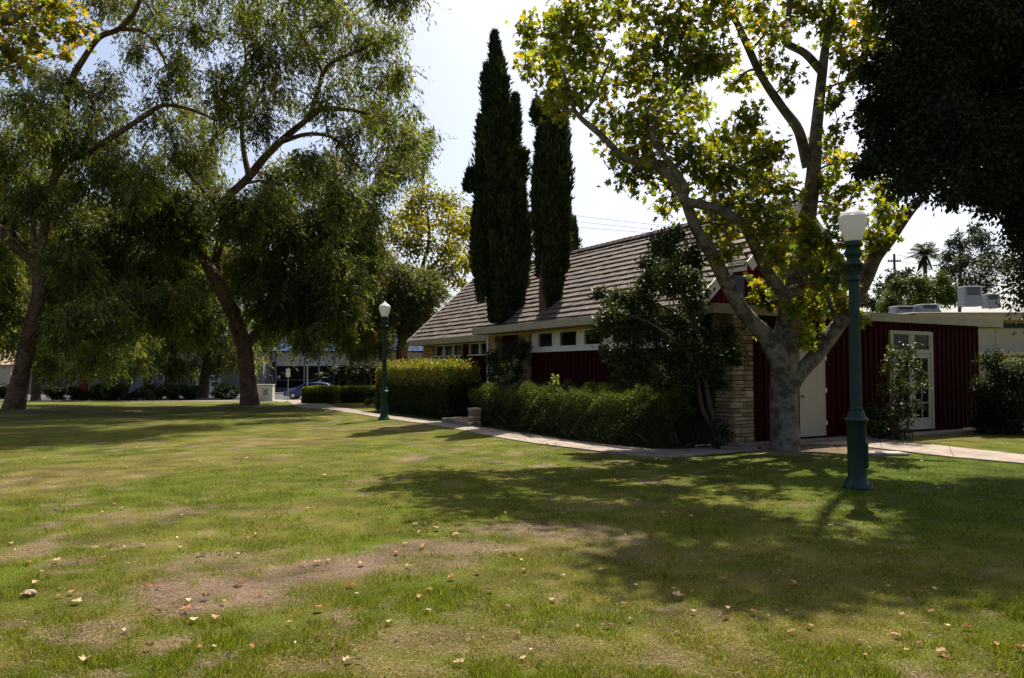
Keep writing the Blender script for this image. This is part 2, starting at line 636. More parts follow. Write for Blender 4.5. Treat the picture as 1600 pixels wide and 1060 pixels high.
def behind(blobs, line, Y, reach):
    """push clumps that would hide a stem to the far side of it"""
    outp = []
    for b in blobs:
        px_b = 800 + FOC * b[0] / b[1]
        py_b = 530 - FOC * ((b[2] - EYE) / b[1] - math.tan(TILT))
        near_ = min(math.hypot(px_b - q[0], py_b - q[1]) for q in line)
        if near_ < reach:
            k = (Y + 1.6 + .6 * random.random()) / b[1]
            b = (b[0] * k, b[1] * k, EYE + (b[2] - EYE) * k) + tuple(b[3:])
        outp.append(b)
    return outp



def pxlimb(lst, Y0, Y1=None, k_=None):
    """(px, py, half-width px) along a limb, depth running from Y0 to Y1"""
    Y1 = Y0 if Y1 is None else Y1
    n = len(lst)
    outp = []
    for k, (a, b, h) in enumerate(lst):
        Y = Y0 + (Y1 - Y0) * k / max(1, n - 1)
        x, y, z = P(a, b, Y)
        outp.append((x, y, z, (k_ or LIMB_K) * h / FOC * Y))
    return outp


# ------------------------------------------------------------------ the ground
# worn patches: centre px, centre py, half sizes in px, dirt, dryness
PATCH = [(380, 925, 165, 36, 1.0, .3), (500, 892, 100, 22, 1.0, .1), (690, 862, 150, 17, .85, .2), (860, 832, 150, 20, .8, .3),
         (960, 862, 120, 20, .35, .5), (610, 890, 110, 14, .5, .4), (180, 805, 100, 8, .4, .5), (90, 745, 150, 26, .15, .8), (20, 870, 50, 16, .5, .5),
         (640, 667, 75, 7, .5, .7), (420, 690, 160, 10, .15, .7), (1000, 1010, 330, 50, .1, .65), (700, 990, 200, 40, .4, .7),
         (1350, 930, 200, 50, .05, .3), (1250, 706, 110, 12, 1.0, 0), (1375, 703, 40, 7, .9, .2), (930, 790, 120, 14, .3, .4),
         (560, 1040, 260, 30, .3, .7), (260, 1000, 90, 16, .2, .6), (430, 800, 90, 10, .25, .4), (300, 720, 200, 14, .1, .6), (1170, 905, 60, 12, .35, .5), (170, 640, 300, 5, .2, .5)]
_pw = []
for (px, py, hw, hh, dd, dy) in PATCH:
    g = G(px, py)
    g1, g2 = G(px, py - hh), G(px, py + hh)
    _pw.append((g[0], g[1], hw / FOC * g[1], abs(g1[1] - g2[1]) / 2, dd, dy))


_soil = [(G(1250, 704)[0], G(1250, 704)[1], 1.5, .75), (G(1370, 704)[0], G(1370, 704)[1], .55, .45)]


def lawn_state(x, y):
    """dirt 0..1, dryness 0..1, lushness 0..1 at ground points"""
    x = np.asarray(x, float)
    y = np.asarray(y, float)
    wx = x + 0.5 * (fbm(x, y, 0.9, 21) - .5)
    wy = y + 0.7 * (fbm(x, y, 0.9, 27) - .5)
    dirt = 0.8 * smooth(0.66, 0.80, fbm(x, y, 0.75, 1, 5))
    dry = 0.40 * smooth(0.40, 0.70, fbm(x, y, 2.6, 8, 4)) + 0.30 * smooth(0.42, 0.70, fbm(x, y, 0.6, 12, 4))
    for (cx, cy, rx, ry, dd, ddy) in _pw:
        q = np.sqrt(((wx - cx) / rx) ** 2 + ((wy - cy) / ry) ** 2)
        e = 1 - smooth(0.45, 1.25, q + 1.3 * (fbm(x, y, 1.7, 33, 5) - .5))
        dirt = np.maximum(dirt, e * dd)
        dry = np.maximum(dry, e * ddy)
    lush = smooth(1.0, 5.0, x - 0.05 * y + 1.5 * (fbm(x, y, 0.4, 40) - .5)) * smooth(6.0, 8.5, y) * (1 - smooth(14.5, 16.0, y))
    hf = fbm(x, y, 6.0, 44, 3)
    dirt = dirt * (0.35 + 0.65 * smooth(.34, .56, hf + .25 * (dirt - .5)))
    dirt = np.maximum(dirt, 0.75 * smooth(0.60, 0.72, fbm(x, y, 3.6, 63, 3)) * smooth(0.35, 0.6, fbm(x, y, 0.5, 66, 3)))
    dirt = dirt * (1 - 0.75 * lush * (y < 15.2))
    for (cx, cy, rx, ry) in _soil:
        q = np.sqrt(((wx - cx) / rx) ** 2 + ((wy - cy) / ry) ** 2)
        dirt = np.maximum(dirt, 1 - smooth(0.6, 1.15, q + .7 * (fbm(x, y, 2.5, 36, 4) - .5)))
    dry = dry * (1 - 0.8 * lush)
    return dirt, dry, lush


def axis_pts(segs):
    a = []
    for (s, e, n) in segs:
        a += list(np.linspace(s, e, n, endpoint=False))
    a.append(segs[-1][1])
    return np.array(a)


gx = axis_pts([(-1500, -200, 8), (-200, -40, 20), (-40, -12, 40), (-12, 14, 230), (14, 40, 40), (40, 200, 20), (200, 1500, 8)])
gy = axis_pts([(-300, -20, 8), (-20, 2.6, 14), (2.6, 14, 130), (14, 30, 90), (30, 70, 60), (70, 200, 20), (200, 1800, 10)])
XX, YY = np.meshgrid(gx, gy, indexing='ij')
ZZ = gz(YY) - 0.0
near = (YY > 2.6) & (YY < 30) & (abs(XX) < 14)
ZZ = ZZ + np.where(near, 0.012 * (fbm(XX, YY, 1.6, 50) - .5), 0)
dirt, dry, lush = lawn_state(XX, YY)
fine = fbm(XX, YY, 3.0, 60, 4)[..., None]
c_green = np.array([0.074, 0.094, 0.010])
c_lush = np.array([0.056, 0.086, 0.008])
c_dry = np.array([0.142, 0.112, 0.032])
c_dirt = np.array([0.175, 0.122, 0.085])
gc = c_green * (1 - lush[..., None]) + c_lush * lush[..., None]
gc = gc * (1 - dry[..., None]) + c_dry * dry[..., None]
gc = gc * (1 - dirt[..., None]) + c_dirt * dirt[..., None]
gc = gc * (0.40 + 1.2 * fine)
nx_, ny_ = len(gx), len(gy)
ii = (np.arange(nx_ - 1)[:, None] * ny_ + np.arange(ny_ - 1)[None, :]).ravel()
gf = np.stack([ii, ii + ny_, ii + ny_ + 1, ii + 1], -1)
M['lawn'] = surf('lawn_ground', None, 0.95, 0.05, 0.55, 55, 1.0, 70, attr=True)
lawn = np_mesh('lawn', np.stack([XX, YY, ZZ], -1).reshape(-1, 3), gf, M['lawn'], None, gc.reshape(-1, 3), True)
tag(lawn, kind='structure')


def sheet(name, poly, z, mat, kind='structure', th=None, sub=None):
    """flat paving drawn as a thin slab following the ground"""
    mb = MB()
    n = len(poly)
    vs = [(p[0], p[1], float(gz(p[1])) + z) for p in poly] + [(p[0], p[1], float(gz(p[1])) - 0.10) for p in poly]
    fs = [tuple(range(n))] + [(k, n + k, n + (k + 1) % n, (k + 1) % n) for k in range(n)]
    mb.add(vs, fs)
    o = mb.build(name, mat)
    return tag(o, kind=kind)


def strip(name, left, right, z, mat):
    """paving between two edge lines given as ground points"""
    mb = MB()

    def resample(e, t):
        e = np.array(e)
        d = np.concatenate([[0], np.cumsum(np.linalg.norm(np.diff(e, axis=0), axis=1))])
        return np.stack([np.interp(t * d[-1], d, e[:, 0]), np.interp(t * d[-1], d, e[:, 1])], -1), d[-1]

    _, total = resample(right, np.array([0.0, 1.0]))
    npan = max(4, int(total / 1.5))
    sub = 3
    for k in range(npan):
        t = np.linspace((k + .004) / npan, (k + 1 - .004) / npan, sub + 1)
        A_, B_ = resample(left, t)[0], resample(right, t)[0]
        dz = z + random.uniform(-.004, .004)
        top = [(p[0], p[1], float(gz(p[1])) + dz) for p in A_] + [(p[0], p[1], float(gz(p[1])) + dz) for p in B_]
        bot = [(p[0], p[1], p[2] - .1) for p in top]
        m_ = sub + 1
        fs = [(i, m_ + i, m_ + i + 1, i + 1) for i in range(sub)]
        fs += [(i, i + 1, 2 * m_ + i + 1, 2 * m_ + i) for i in range(sub)] + [(m_ + i, 3 * m_ + i, 3 * m_ + i + 1, m_ + i + 1) for i in range(sub)]
        fs += [(0, 2 * m_, 3 * m_, m_), (m_ - 1, 2 * m_ - 1, 4 * m_ - 1, 3 * m_ - 1)]
        mb.add(top + bot, fs)
    return tag(mb.build(name, mat), kind='structure')


def gline(pts, per=4):
    a = np.array([G(*p)[:2] for p in pts])
    return [tuple(q) for q in catmull(a, per)]


up_e = [(440, 625), (482, 627), (512, 632), (550, 640), (610, 650), (657, 655), (700, 661), (741, 667), (794, 675), (856, 684), (919, 693), (981, 700), (1040, 704), (1110, 700), (1180, 690)]
lo_e = [(395, 625), (432, 627), (460, 634), (500, 639), (555, 647), (610, 656), (655, 662), (710, 671), (760, 681), (830, 693), (900, 702), (981, 712), (1037, 716), (1110, 711), (1185, 703)]
strip('path', gline(up_e), gline(lo_e), 0.022, M['concrete'])
up2 = [(1186, 689), (1250, 682), (1320, 682), (1395, 689), (1480, 699), (1600, 712), (1800, 736)]
lo2 = [(1190, 702), (1250, 696), (1320, 697), (1396, 705), (1480, 715), (1600, 726), (1800, 752)]
strip('door_path', gline(up2), gline(lo2), 0.026, M['concrete'])

sheet('near_sidewalk', [(-120, 60.5), (70, 60.5), (70, 63), (-120, 63)], 0.03, M['concrete'])
sheet('street', [(-160, 64.5), (160, 64.5), (160, 82), (-160, 82)], 0.012, M['asphalt'])
sheet('far_sidewalk', [(-160, 82.2), (160, 82.2), (160, 86.5), (-160, 86.5)], 0.11, M['concrete'])

# ------------------------------------------------------------------ the red barn-like building
BX, BY = 4.74, 16.40
BR = R(29.8)


def UV(u, v, z=0.0):
    c, s = math.cos(BR), math.sin(BR)
    return (BX + c * u - s * v, BY + s * u + c * v, z)


bld = empty('barn_building', (BX, BY, 0), BR)
tag(bld, 'dark red barn-like building with brown tiled gable roof, stone piers and flat front roof', 'building')

# --- walls with vertical battens
wb = MB()
FT = 2.86
wb.box(0.50, 9.46, 0.12, 0.30, 0.06, FT)          # front wall
wb.box(9.28, 9.46, 0.30, 7.0, 0.06, FT)           # right side
wb.box(0.12, 0.30, 0.50, 8.6, 0.06, 2.19)         # left wall, below the pale band
wb.box(0.32, 0.46, 9.15, 10.75, 0.06, FT)         # recessed entrance wall
wb.box(0.62, 0.80, 11.2, 17.0, 0.06, 2.19)        # left wing, below the windows
wb.box(0.62, 0.80, 13.92, 14.42, 2.19, 2.62)
wb.box(0.62, 6.0, 17.9, 18.05, 0.06, FT)          # back wall
u = 0.62
while u < 9.46:
    if not (2.0 < u < 3.09 or 5.40 < u < 7.26):
        wb.box(u, u + 0.045, 0.095, 0.122, 0.06, FT - 0.004)
    else:
        wb.box(u, u + 0.045, 0.095, 0.122, 2.66 if u > 5 else 2.22, FT - 0.004)
    u += 0.2032
v = 0.66
while v < 8.5:
    wb.box(0.095, 0.122, v, v + 0.045, 0.06, 2.186)
    v += 0.2032
v = 11.3
while v < 16.9:
    wb.box(0.595, 0.622, v, v + 0.045, 0.06, 2.186)
    v += 0.2032
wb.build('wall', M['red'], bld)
bb = MB()
bb.box(-0.2, 9.8, -0.35, 0.10, -0.1, 0.05)
bb.build('foundation_slab', M['concrete'], bld)


# --- stone piers and panels
def stonework(x0, x1, y0, y1, z0, z1, faces='f l'):
    """ashlar faces of a box in building coordinates"""
    mb = MB()
    mb.box(x0 + .035, x1 - .035, y0 + .035, y1 - .035, z0, z1, (0.17, 0.13, 0.09))
    pal = [(0.43, 0.29, 0.14), (0.38, 0.26, 0.13), (0.47, 0.33, 0.17), (0.33, 0.23, 0.125), (0.42, 0.27, 0.115), (0.36, 0.25, 0.135), (0.50, 0.37, 0.21), (0.36, 0.22, 0.10)]
    z = z0
    while z < z1 - 0.02:
        h = random.choice([0.06, 0.08, 0.11, 0.14, 0.19, 0.10, 0.16])
        h = min(h, z1 - z)
        if z1 - (z + h) < 0.05:
            h = z1 - z
        for fc in faces.split():
            lo, hi = (x0, x1) if fc in 'fb' else (y0, y1)
            p = lo
            while p < hi - 0.01:
                w_ = random.uniform(0.10, 0.34)
                if hi - (p + w_) < 0.12:
                    w_ = hi - p
                tn_ = random.uniform(.72, 1.15)
                c = tuple(a * tn_ for a in random.choice(pal))
                pr = random.uniform(0.0, 0.028)
                g_ = 0.005
                # split tall courses now and then into two thin stones
                rows = [(z, z + h)] if h < 0.14 or random.random() < .6 else [(z, z + h * .45), (z + h * .45, z + h)]
                for (za, zb) in rows:
                    a0, a1, b0, b1 = p + g_, p + w_ - g_, za + g_, zb - g_
                    j = lambda: random.uniform(-.003, .003)
                    if fc == 'f':
                        o0, o1, i_ = y0 - pr, y0 - pr, y0 + .05
                        vs = [(a0 + j(), i_, b0), (a1, i_, b0), (a1, i_, b1), (a0, i_, b1), (a0 + .006, o0 + j(), b0 + .006), (a1 - .006, o0 + j(), b0 + .006), (a1 - .006, o0 + j(), b1 - .006), (a0 + .006, o0 + j(), b1 - .006)]
                    elif fc == 'b':
                        vs = [(a0, y1 - .05, b0), (a1, y1 - .05, b0), (a1, y1 - .05, b1), (a0, y1 - .05, b1), (a0 + .006, y1 + pr, b0 + .006), (a1 - .006, y1 + pr, b0 + .006), (a1 - .006, y1 + pr, b1 - .006), (a0 + .006, y1 + pr, b1 - .006)]
                    elif fc == 'l':
                        vs = [(x0 + .05, a0, b0), (x0 + .05, a1, b0), (x0 + .05, a1, b1), (x0 + .05, a0, b1), (x0 - pr + j(), a0 + .006, b0 + .006), (x0 - pr + j(), a1 - .006, b0 + .006), (x0 - pr + j(), a1 - .006, b1 - .006), (x0 - pr + j(), a0 + .006, b1 - .006)]
                    else:
                        vs = [(x1 - .05, a0, b0), (x1 - .05, a1, b0), (x1 - .05, a1, b1), (x1 - .05, a0, b1), (x1 + pr, a0 + .006, b0 + .006), (x1 + pr, a1 - .006, b0 + .006), (x1 + pr, a1 - .006, b1 - .006), (x1 + pr, a0 + .006, b1 - .006)]
                    mb.add(vs, [(4, 5, 6, 7), (0, 1, 5, 4), (1, 2, 6, 5), (2, 3, 7, 6), (3, 0, 4, 7)], c)
                p += w_
        z += h
    return mb


stonework(0.0, 0.56, 0.0, 0.56, -0.05, FT - .003, 'f l r').build('stone_pier', M['stone'], bld, cols=True)
stonework(0.02, 0.50, 8.55, 9.18, -0.05, FT - .003, 'f l b').build('stone_pier', M['stone'], bld, cols=True)
stonework(0.02, 0.50, 10.72, 11.10, -0.05, FT - .003, 'f l b').build('stone_pier', M['stone'], bld, cols=True)
stonework(0.58, 0.90, 17.0, 18.1, -0.05, 2.66, 'l b').build('stone_panel', M['stone'], bld, cols=True)

# --- pale clerestory band and its windows on the left wall
cb = MB()
wins = [(2.3, 3.1), (3.6, 4.4), (4.9, 5.68), (6.08, 6.92), (7.34, 8.12)]
edges = [0.56] + [e for w_ in wins for e in w_] + [8.55]
cb.box(0.13, 0.29, 0.56, 8.55, 2.19, 2.335)
cb.box(0.13, 0.29, 0.56, 8.55, 2.735, FT)
for k in range(0, len(edges), 2):
    cb.box(0.13, 0.29, edges[k], edges[k + 1], 2.335, 2.735)
cb.box(0.06, 0.13, 0.58, 8.54, 2.17, 2.215)       # drip ledge
cb.build('clerestory_band', M['white'], bld)


def window_in_wall(u0, v0, v1, z0, z1, parent, fr=0.035):
    """window on a wall of constant u (facing -u)"""
    f = MB()
    f.box(u0 - .022, u0 + .05, v0 - .002, v1 + .002, z0 - fr + .002, z0 + .002)
    f.box(u0 - .022, u0 + .05, v0 - .002, v1 + .002, z1 - .002, z1 + fr)
    f.box(u0 - .020, u0 + .048, v0 - fr, v0, z0, z1)
    f.box(u0 - .020, u0 + .048, v1, v1 + fr, z0, z1)
    w_ = f.build('window', M['white'], parent)
    g_ = MB()
    g_.box(u0 + .055, u0 + .07, v0, v1, z0, z1)
    g_.build('pane', M['glass'], w_)
    return w_


for (a, b) in wins:
    window_in_wall(0.13, a, b, 2.335, 2.735, bld)
lw = MB()
lw.box(0.64, 0.78, 11.2, 17.0, 2.60, 2.75)
lw.box(0.56, 0.64, 14.42, 17.0, 2.165, 2.205)
lw.box(0.56, 0.64, 11.2, 13.92, 2.165, 2.205)
lw.build('window_lintel', M['white'], bld)
for (a, b) in [(11.35, 12.1), (12.22, 12.98), (13.1, 13.85), (14.5, 15.25), (15.37, 16.12), (16.24, 16.95)]:
    window_in_wall(0.66, a, b, 2.21, 2.60, bld, 0.055)

# --- flat roof with its fascia
ZT = 3.03
fr_ = MB()
fr_.box(-0.56, 10.36, -0.01, 2.4, 2.87, ZT - 0.012)
fr_.box(-0.56, 0.20, 2.4, 11.16, 2.87, ZT - 0.012)
fr_.box(6.3, 10.36, 2.4, 7.4, 2.87, ZT - 0.012)
fr_.build('flat_roof', M['gravel_roof'], bld)
fa = MB()
fa.box(-0.60, 10.40, -0.05, -0.012, 2.82, ZT)
fa.box(-0.60, -0.562, -0.012, 11.2, 2.82, ZT)
fa.box(10.362, 10.40, -0.012, 7.4, 2.82, ZT)
fa.box(-0.562, 0.2, 11.162, 11.2, 2.82, ZT)
fa.build('fascia', M['fascia'], bld)
ce = MB()
ce.box(-0.55, 10.35, -0.008, 0.10, 2.845, 2.868)
ce.box(-0.55, 0.10, 0.6, 11.15, 2.845, 2.868)
ce.box(9.47, 10.35, 0.1, 7.3, 2.845, 2.868)
ce.build('soffit', M['fascia'], bld)

# --- gabled tile roof
UR, ZR, ZE = 3.3, 5.82, 2.83
slope = math.hypot(UR, ZR - ZE)
su, sz = UR / slope, (ZR - ZE) / slope
PITCH = math.atan2(ZR - ZE, UR)
tiles = MB()
tpal = [(0.126, 0.096, 0.080), (0.114, 0.087, 0.073), (0.140, 0.106, 0.089), (0.100, 0.077, 0.066), (0.132, 0.097, 0.078)]
NC = 17
ch = slope / NC
U_CUT = 1.43
for side in (1, -1):
    for c in range(NC):
        s0 = c * ch - 0.02
        s1 = (c + 1) * ch + 0.03
        umid = (c + .5) * ch * su
        v0 = 1.55 if umid < U_CUT else 0.92
        v1 = 18.3
        v = v0 - (0.15 if c % 2 else 0.0)
        while v < v1:
            w_ = 0.30
            a, b = max(v, v0), min(v + w_ - 0.006, v1)
            v += w_
            if b - a < 0.03:
                continue
            tone_ = random.uniform(.78, 1.18) * (.8 if random.random() < .06 else 1)
            col = tuple(q * tone_ for q in random.choice(tpal))
            lift = random.uniform(-.005, .007)
            t_lo, t_hi = 0.062 + lift, 0.016 + lift     # the butt end stands proud
            def pt(s_, off, vv):
                uu = s_ * su - off * sz
                zz = ZE + s_ * sz + off * su
                return ((uu if side == 1 else 2 * UR - uu), vv, zz)
            bt = [pt(s0, 0.0, a), pt(s0, 0.0, b), pt(s1, -0.01, b), pt(s1, -0.01, a)]
            tp = [pt(s0, t_lo, a), pt(s0, t_lo, b), pt(s1, t_hi, b), pt(s1, t_hi, a)]
            tiles.hexa(bt, tp, col)
roof = tiles.build('roof', M['shingle'], bld, cols=True)
dk = MB()
for (va, vb, sa, sb) in ((1.58, 18.26, 0.0, U_CUT / su), (0.96, 18.26, U_CUT / su, slope)):
    for side in (1, -1):
        q = []
        for (s_, vv) in ((sa, va), (sa, vb), (sb, vb), (sb, va)):
            uu = s_ * su
            q.append(((uu if side == 1 else 2 * UR - uu), vv, ZE + s_ * sz - 0.005))
        dk.slab(q, (0, 0, -1), 0.07)
dk.build('roof_deck', M['fascia'], roof)
rc = MB()
v = 0.90
while v < 18.3:
    c = tuple(q * random.uniform(0.8, 1.1) for q in random.choice(tpal))
    zo = random.uniform(-.006, .006)
    vs = []
    for (du, dz) in ((-.15, -.06), (-.07, .055), (.07, .055), (.15, -.06)):
        vs += [(UR + du, v, ZR + dz + .035 + zo + .02), (UR + du, v + .33, ZR + dz + .035 + zo)]
    rc.add(vs, [(0, 1, 3, 2), (2, 3, 5, 4), (4, 5, 7, 6), (0, 2, 4, 6), (1, 7, 5, 3)], c)
    v += 0.30
rc.build('ridge_cap', M['shingle'], roof, cols=True)


# barge boards (white rakes)
def rake(mb, s_a, s_b, v, side, depth=0.26, th=0.045):
    q = []
    for (s_, off) in ((s_a, 0.055), (s_b, 0.055), (s_b, 0.055 - depth), (s_a, 0.055 - depth)):
        uu = s_ * su - off * sz
        uu = uu if side == 1 else 2 * UR - uu
        zz = ZE + s_ * sz + off * su
        q.append((uu, v, zz))
    mb.slab(q, (0, -1, 0), th)


rk = MB()
sc_ = U_CUT / su
for side in (1, -1):
    for args in ((-0.05, sc_ + 0.05, 1.545), (sc_ - 0.02, slope + 0.04, 0.915), (-0.05, slope + 0.04, 18.36)):
        rk = MB()
        rake(rk, *args, side)
        rk.build('barge_board', M['white'], bld)
uu = U_CUT - 0.02
zz = ZE + sc_ * sz
rk = MB()
rk.box(uu - .05, uu + .0, 0.915, 1.50, zz - .17, zz + .06)
rk.build('hood_fascia', M['white'], bld)
rk = MB()
rk.box(2 * UR - uu, 2 * UR - uu + .05, 0.915, 1.50, zz - .17, zz + .06)
rk.build('hood_fascia', M['white'], bld)
ef = MB()
ef.box(-0.06, -0.015, 11.22, 18.28, 2.64, ZE + .03)
ef.box(-0.014, 0.66, 11.22, 18.2, 2.645, 2.67)
ef.build('eave_fascia', M['fascia'], bld)

# gable wall with battens, hay-hood soffit and the small window
gw = MB()
VG = 1.86


def roof_z(u_):
    return ZE + (u_ if u_ < UR else 2 * UR - u_) / su * sz


q = [(0.35, VG, 2.95), (6.25, VG, 2.95), (6.25, VG, roof_z(6.25) - .08), (UR, VG, ZR - .08), (0.35, VG, roof_z(.35) - .08)]
gw.slab(q, (0, 1, 0), 0.12)
bgw = MB()
q = [(0.35, 18.0, 2.7), (6.25, 18.0, 2.7), (6.25, 18.0, roof_z(6.25) - .08), (UR, 18.0, ZR - .08), (0.35, 18.0, roof_z(.35) - .08)]
bgw.slab(q, (0, 1, 0), 0.12)
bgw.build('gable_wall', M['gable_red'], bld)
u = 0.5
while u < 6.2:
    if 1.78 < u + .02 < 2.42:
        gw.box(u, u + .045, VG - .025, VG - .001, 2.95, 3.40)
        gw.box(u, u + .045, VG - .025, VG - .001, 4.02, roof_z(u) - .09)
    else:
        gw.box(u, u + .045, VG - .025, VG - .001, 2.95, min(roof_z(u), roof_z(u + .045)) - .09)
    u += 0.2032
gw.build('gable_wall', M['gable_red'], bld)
wf = MB()
wf.box(1.80, 1.86, VG - .05, VG + .02, 3.42, 4.0)
wf.box(2.34, 2.40, VG - .05, VG + .02, 3.42, 4.0)
wf.box(1.80, 2.40, VG - .052, VG + .02, 3.38, 3.43)
wf.box(1.80, 2.40, VG - .052, VG + .02, 3.99, 4.04)
gwin = wf.build('window', M['gable_red'], bld)
g_ = MB()
g_.box(1.86, 2.34, VG - .012, VG - .004, 3.43, 3.99)
g_.build('pane', M['glass'], gwin)

# --- cream door with hinges, kick plate, handle and the small notice
dr = MB()
dr.box(2.110, 3.020, 0.075, 0.11, 0.10, 2.10)
door = dr.build('door', M['door'], bld)
df = MB()
df.box(2.040, 2.108, 0.06, 0.118, 0.06, 2.17)
df.box(3.022, 3.090, 0.06, 0.118, 0.06, 2.17)
df.box(2.108, 3.022, 0.06, 0.118, 2.102, 2.17)
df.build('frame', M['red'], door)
for z in (0.35, 1.1, 1.85):
    dh = MB()
    dh.box(2.990, 3.035, 0.05, 0.074, z, z + .1)
    dh.build('hinge', M['white'], door)
dk2 = MB()
dk2.lathe([(0.03, 0), (0.03, .012), (0.012, .014), (0.012, .045), (0.03, .05), (0.032, .07), (0.02, .085)], 14)
k_ = dk2.build('handle', M['metal'], door)
k_.rotation_euler = (math.pi / 2, 0, 0)
k_.location = (2.190, 0.074, 1.02)
nb = MB()
w5 = [(2.20, 1.64), (2.37, 1.64), (2.335, 1.74), (2.285, 1.82), (2.235, 1.74)]
nb.add([(x_, 0.066, z_) for x_, z_ in w5] + [(x_, .0735, z_) for x_, z_ in w5], [(0, 1, 2, 3, 4), (0, 5, 6, 1), (1, 6, 7, 2), (2, 7, 8, 3), (3, 8, 9, 4), (4, 9, 5, 0)])
nb.build('warning_sticker', M['yellow'], door)
nb = MB()
for k in range(3):
    nb.box(2.20 + .002 * k, 2.25, 0.067, 0.0735, 1.42 + k * .055, 1.455 + k * .055)
    nb.box(2.27, 2.31 + .01 * k, 0.067, 0.0735, 1.42 + k * .055, 1.455 + k * .055)
nb.build('small_notice', M['dark'], door)

# --- pair of french doors with transom lights
FZ0, FZ1 = 0.10, 2.62
F0, F1 = 5.46, 7.24
mid = (F0 + F1) / 2
ff = MB()
ff.box(F0, F0 + .08, 0.055, 0.118, FZ0, FZ1)
ff.box(F1 - .08, F1, 0.055, 0.118, FZ0, FZ1)
ff.box(F0 + .08, F1 - .08, 0.055, 0.118, FZ1 - .09, FZ1)
ff.box(F0 + .08, F1 - .08, 0.045, 0.118, 2.06, 2.15)
ff.box(mid - .05, mid + .05, 0.057, 0.118, 2.15, FZ1 - .09)
for (a, b) in ((F0 + .08, mid - .05), (mid + .05, F1 - .08)):   # transom sashes
    ff.box(a, a + .07, 0.07, 0.118, 2.15, FZ1 - .09)
    ff.box(b - .07, b, 0.07, 0.118, 2.15, FZ1 - .09)
french = ff.build('french_door_frame', M['door'], bld)
for (a, b) in ((F0 + .15, mid - .12), (mid + .12, F1 - .15)):
    g_ = MB()
    g_.box(a, b, 0.09, 0.1, 2.15, FZ1 - .09)
    g_.build('transom_pane', M['glass'], french)
for (a, b) in ((F0 + .085, mid - .004), (mid + .004, F1 - .085)):
    l_ = MB()
    l_.box(a, a + .12, 0.07, 0.115, FZ0 + .01, 2.055)
    l_.box(b - .12, b, 0.07, 0.115, FZ0 + .01, 2.055)
    l_.box(a + .12, b - .12, 0.07, 0.115, FZ0 + .01, FZ0 + .30)
    l_.box(a + .12, b - .12, 0.07, 0.115, 1.93, 2.055)
    w_ = (b - a - .24)
    l_.box(a + .12 + w_ / 2 - .014, a + .12 + w_ / 2 + .014, 0.078, 0.11, FZ0 + .3, 1.93)
    for k in range(1, 4):
        zz = FZ0 + .3 + (1.93 - FZ0 - .3) * k / 4
        l_.box(a + .12, a + .12 + w_ / 2 - .014, 0.08, 0.108, zz - .013, zz + .013)
        l_.box(a + .12 + w_ / 2 + .014, b - .12, 0.08, 0.108, zz - .013, zz + .013)
    leaf = l_.build('french_door', M['door'], bld)
    g_ = MB()
    g_.box(a + .12, b - .12, 0.095, 0.1, FZ0 + .3, 1.93)
    g_.build('pane', M['glass'], leaf)
    h_ = MB()
    hx = b - .05 if a < mid - .1 else a + .05
    h_.box(hx - .018, hx + .018, 0.045, 0.069, 1.0, 1.16)
    h_.box(hx - .07, hx + .02, 0.03, 0.045, 1.07, 1.09)
    h_.build('handle', M['metal'], leaf)

# --- porch light, downpipe, roof vent
pl = MB()
pl.bev_box(2.52, 2.76, -0.0, 0.095, 2.38, 2.50, .02)
pl.build('porch_light', M['white'], bld)
dp = MB()
dp.tube([(-0.03, 11.14, 0.05), (-0.03, 11.14, 2.0), (-0.03, 11.14, 2.84)], [.042, .042, .042], 10)
dp.build('downpipe', M['white'], bld)
vp = MB()
vp.lathe([(.05, 3.0), (.05, 3.16), (.035, 3.18), (.03, 3.34), (.075, 3.36), (.07, 3.40), (.02, 3.44)], 14, cx=2.72, cy=0.9)
vp.build('vent_pipe', M['white'], bld)

# low stone pier and landing at the entrance walk
bp = stonework(-0.13, 0.13, -0.13, 0.13, -0.05, 0.47, 'f b l r')
bp.box(-.155, .155, -.155, .155, .472, .53, (0.42, 0.29, 0.22))
c0 = G(741, 667)
lp = bp.build('low_stone_pier', M['stone'], None, cols=True, loc=(c0[0], c0[1] + 0.2, 0))
lp.rotation_euler = (0, 0, BR)
tag(lp, 'knee-high stone pier at the end of the juniper hedge beside the concrete landing', 'pier')
sheet('entrance_landing', [G(690, 660)[:2], G(733, 668.5)[:2], UV(-0.1, 9.2)[:2], UV(-0.1, 10.7)[:2]], 0.13, M['concrete'])


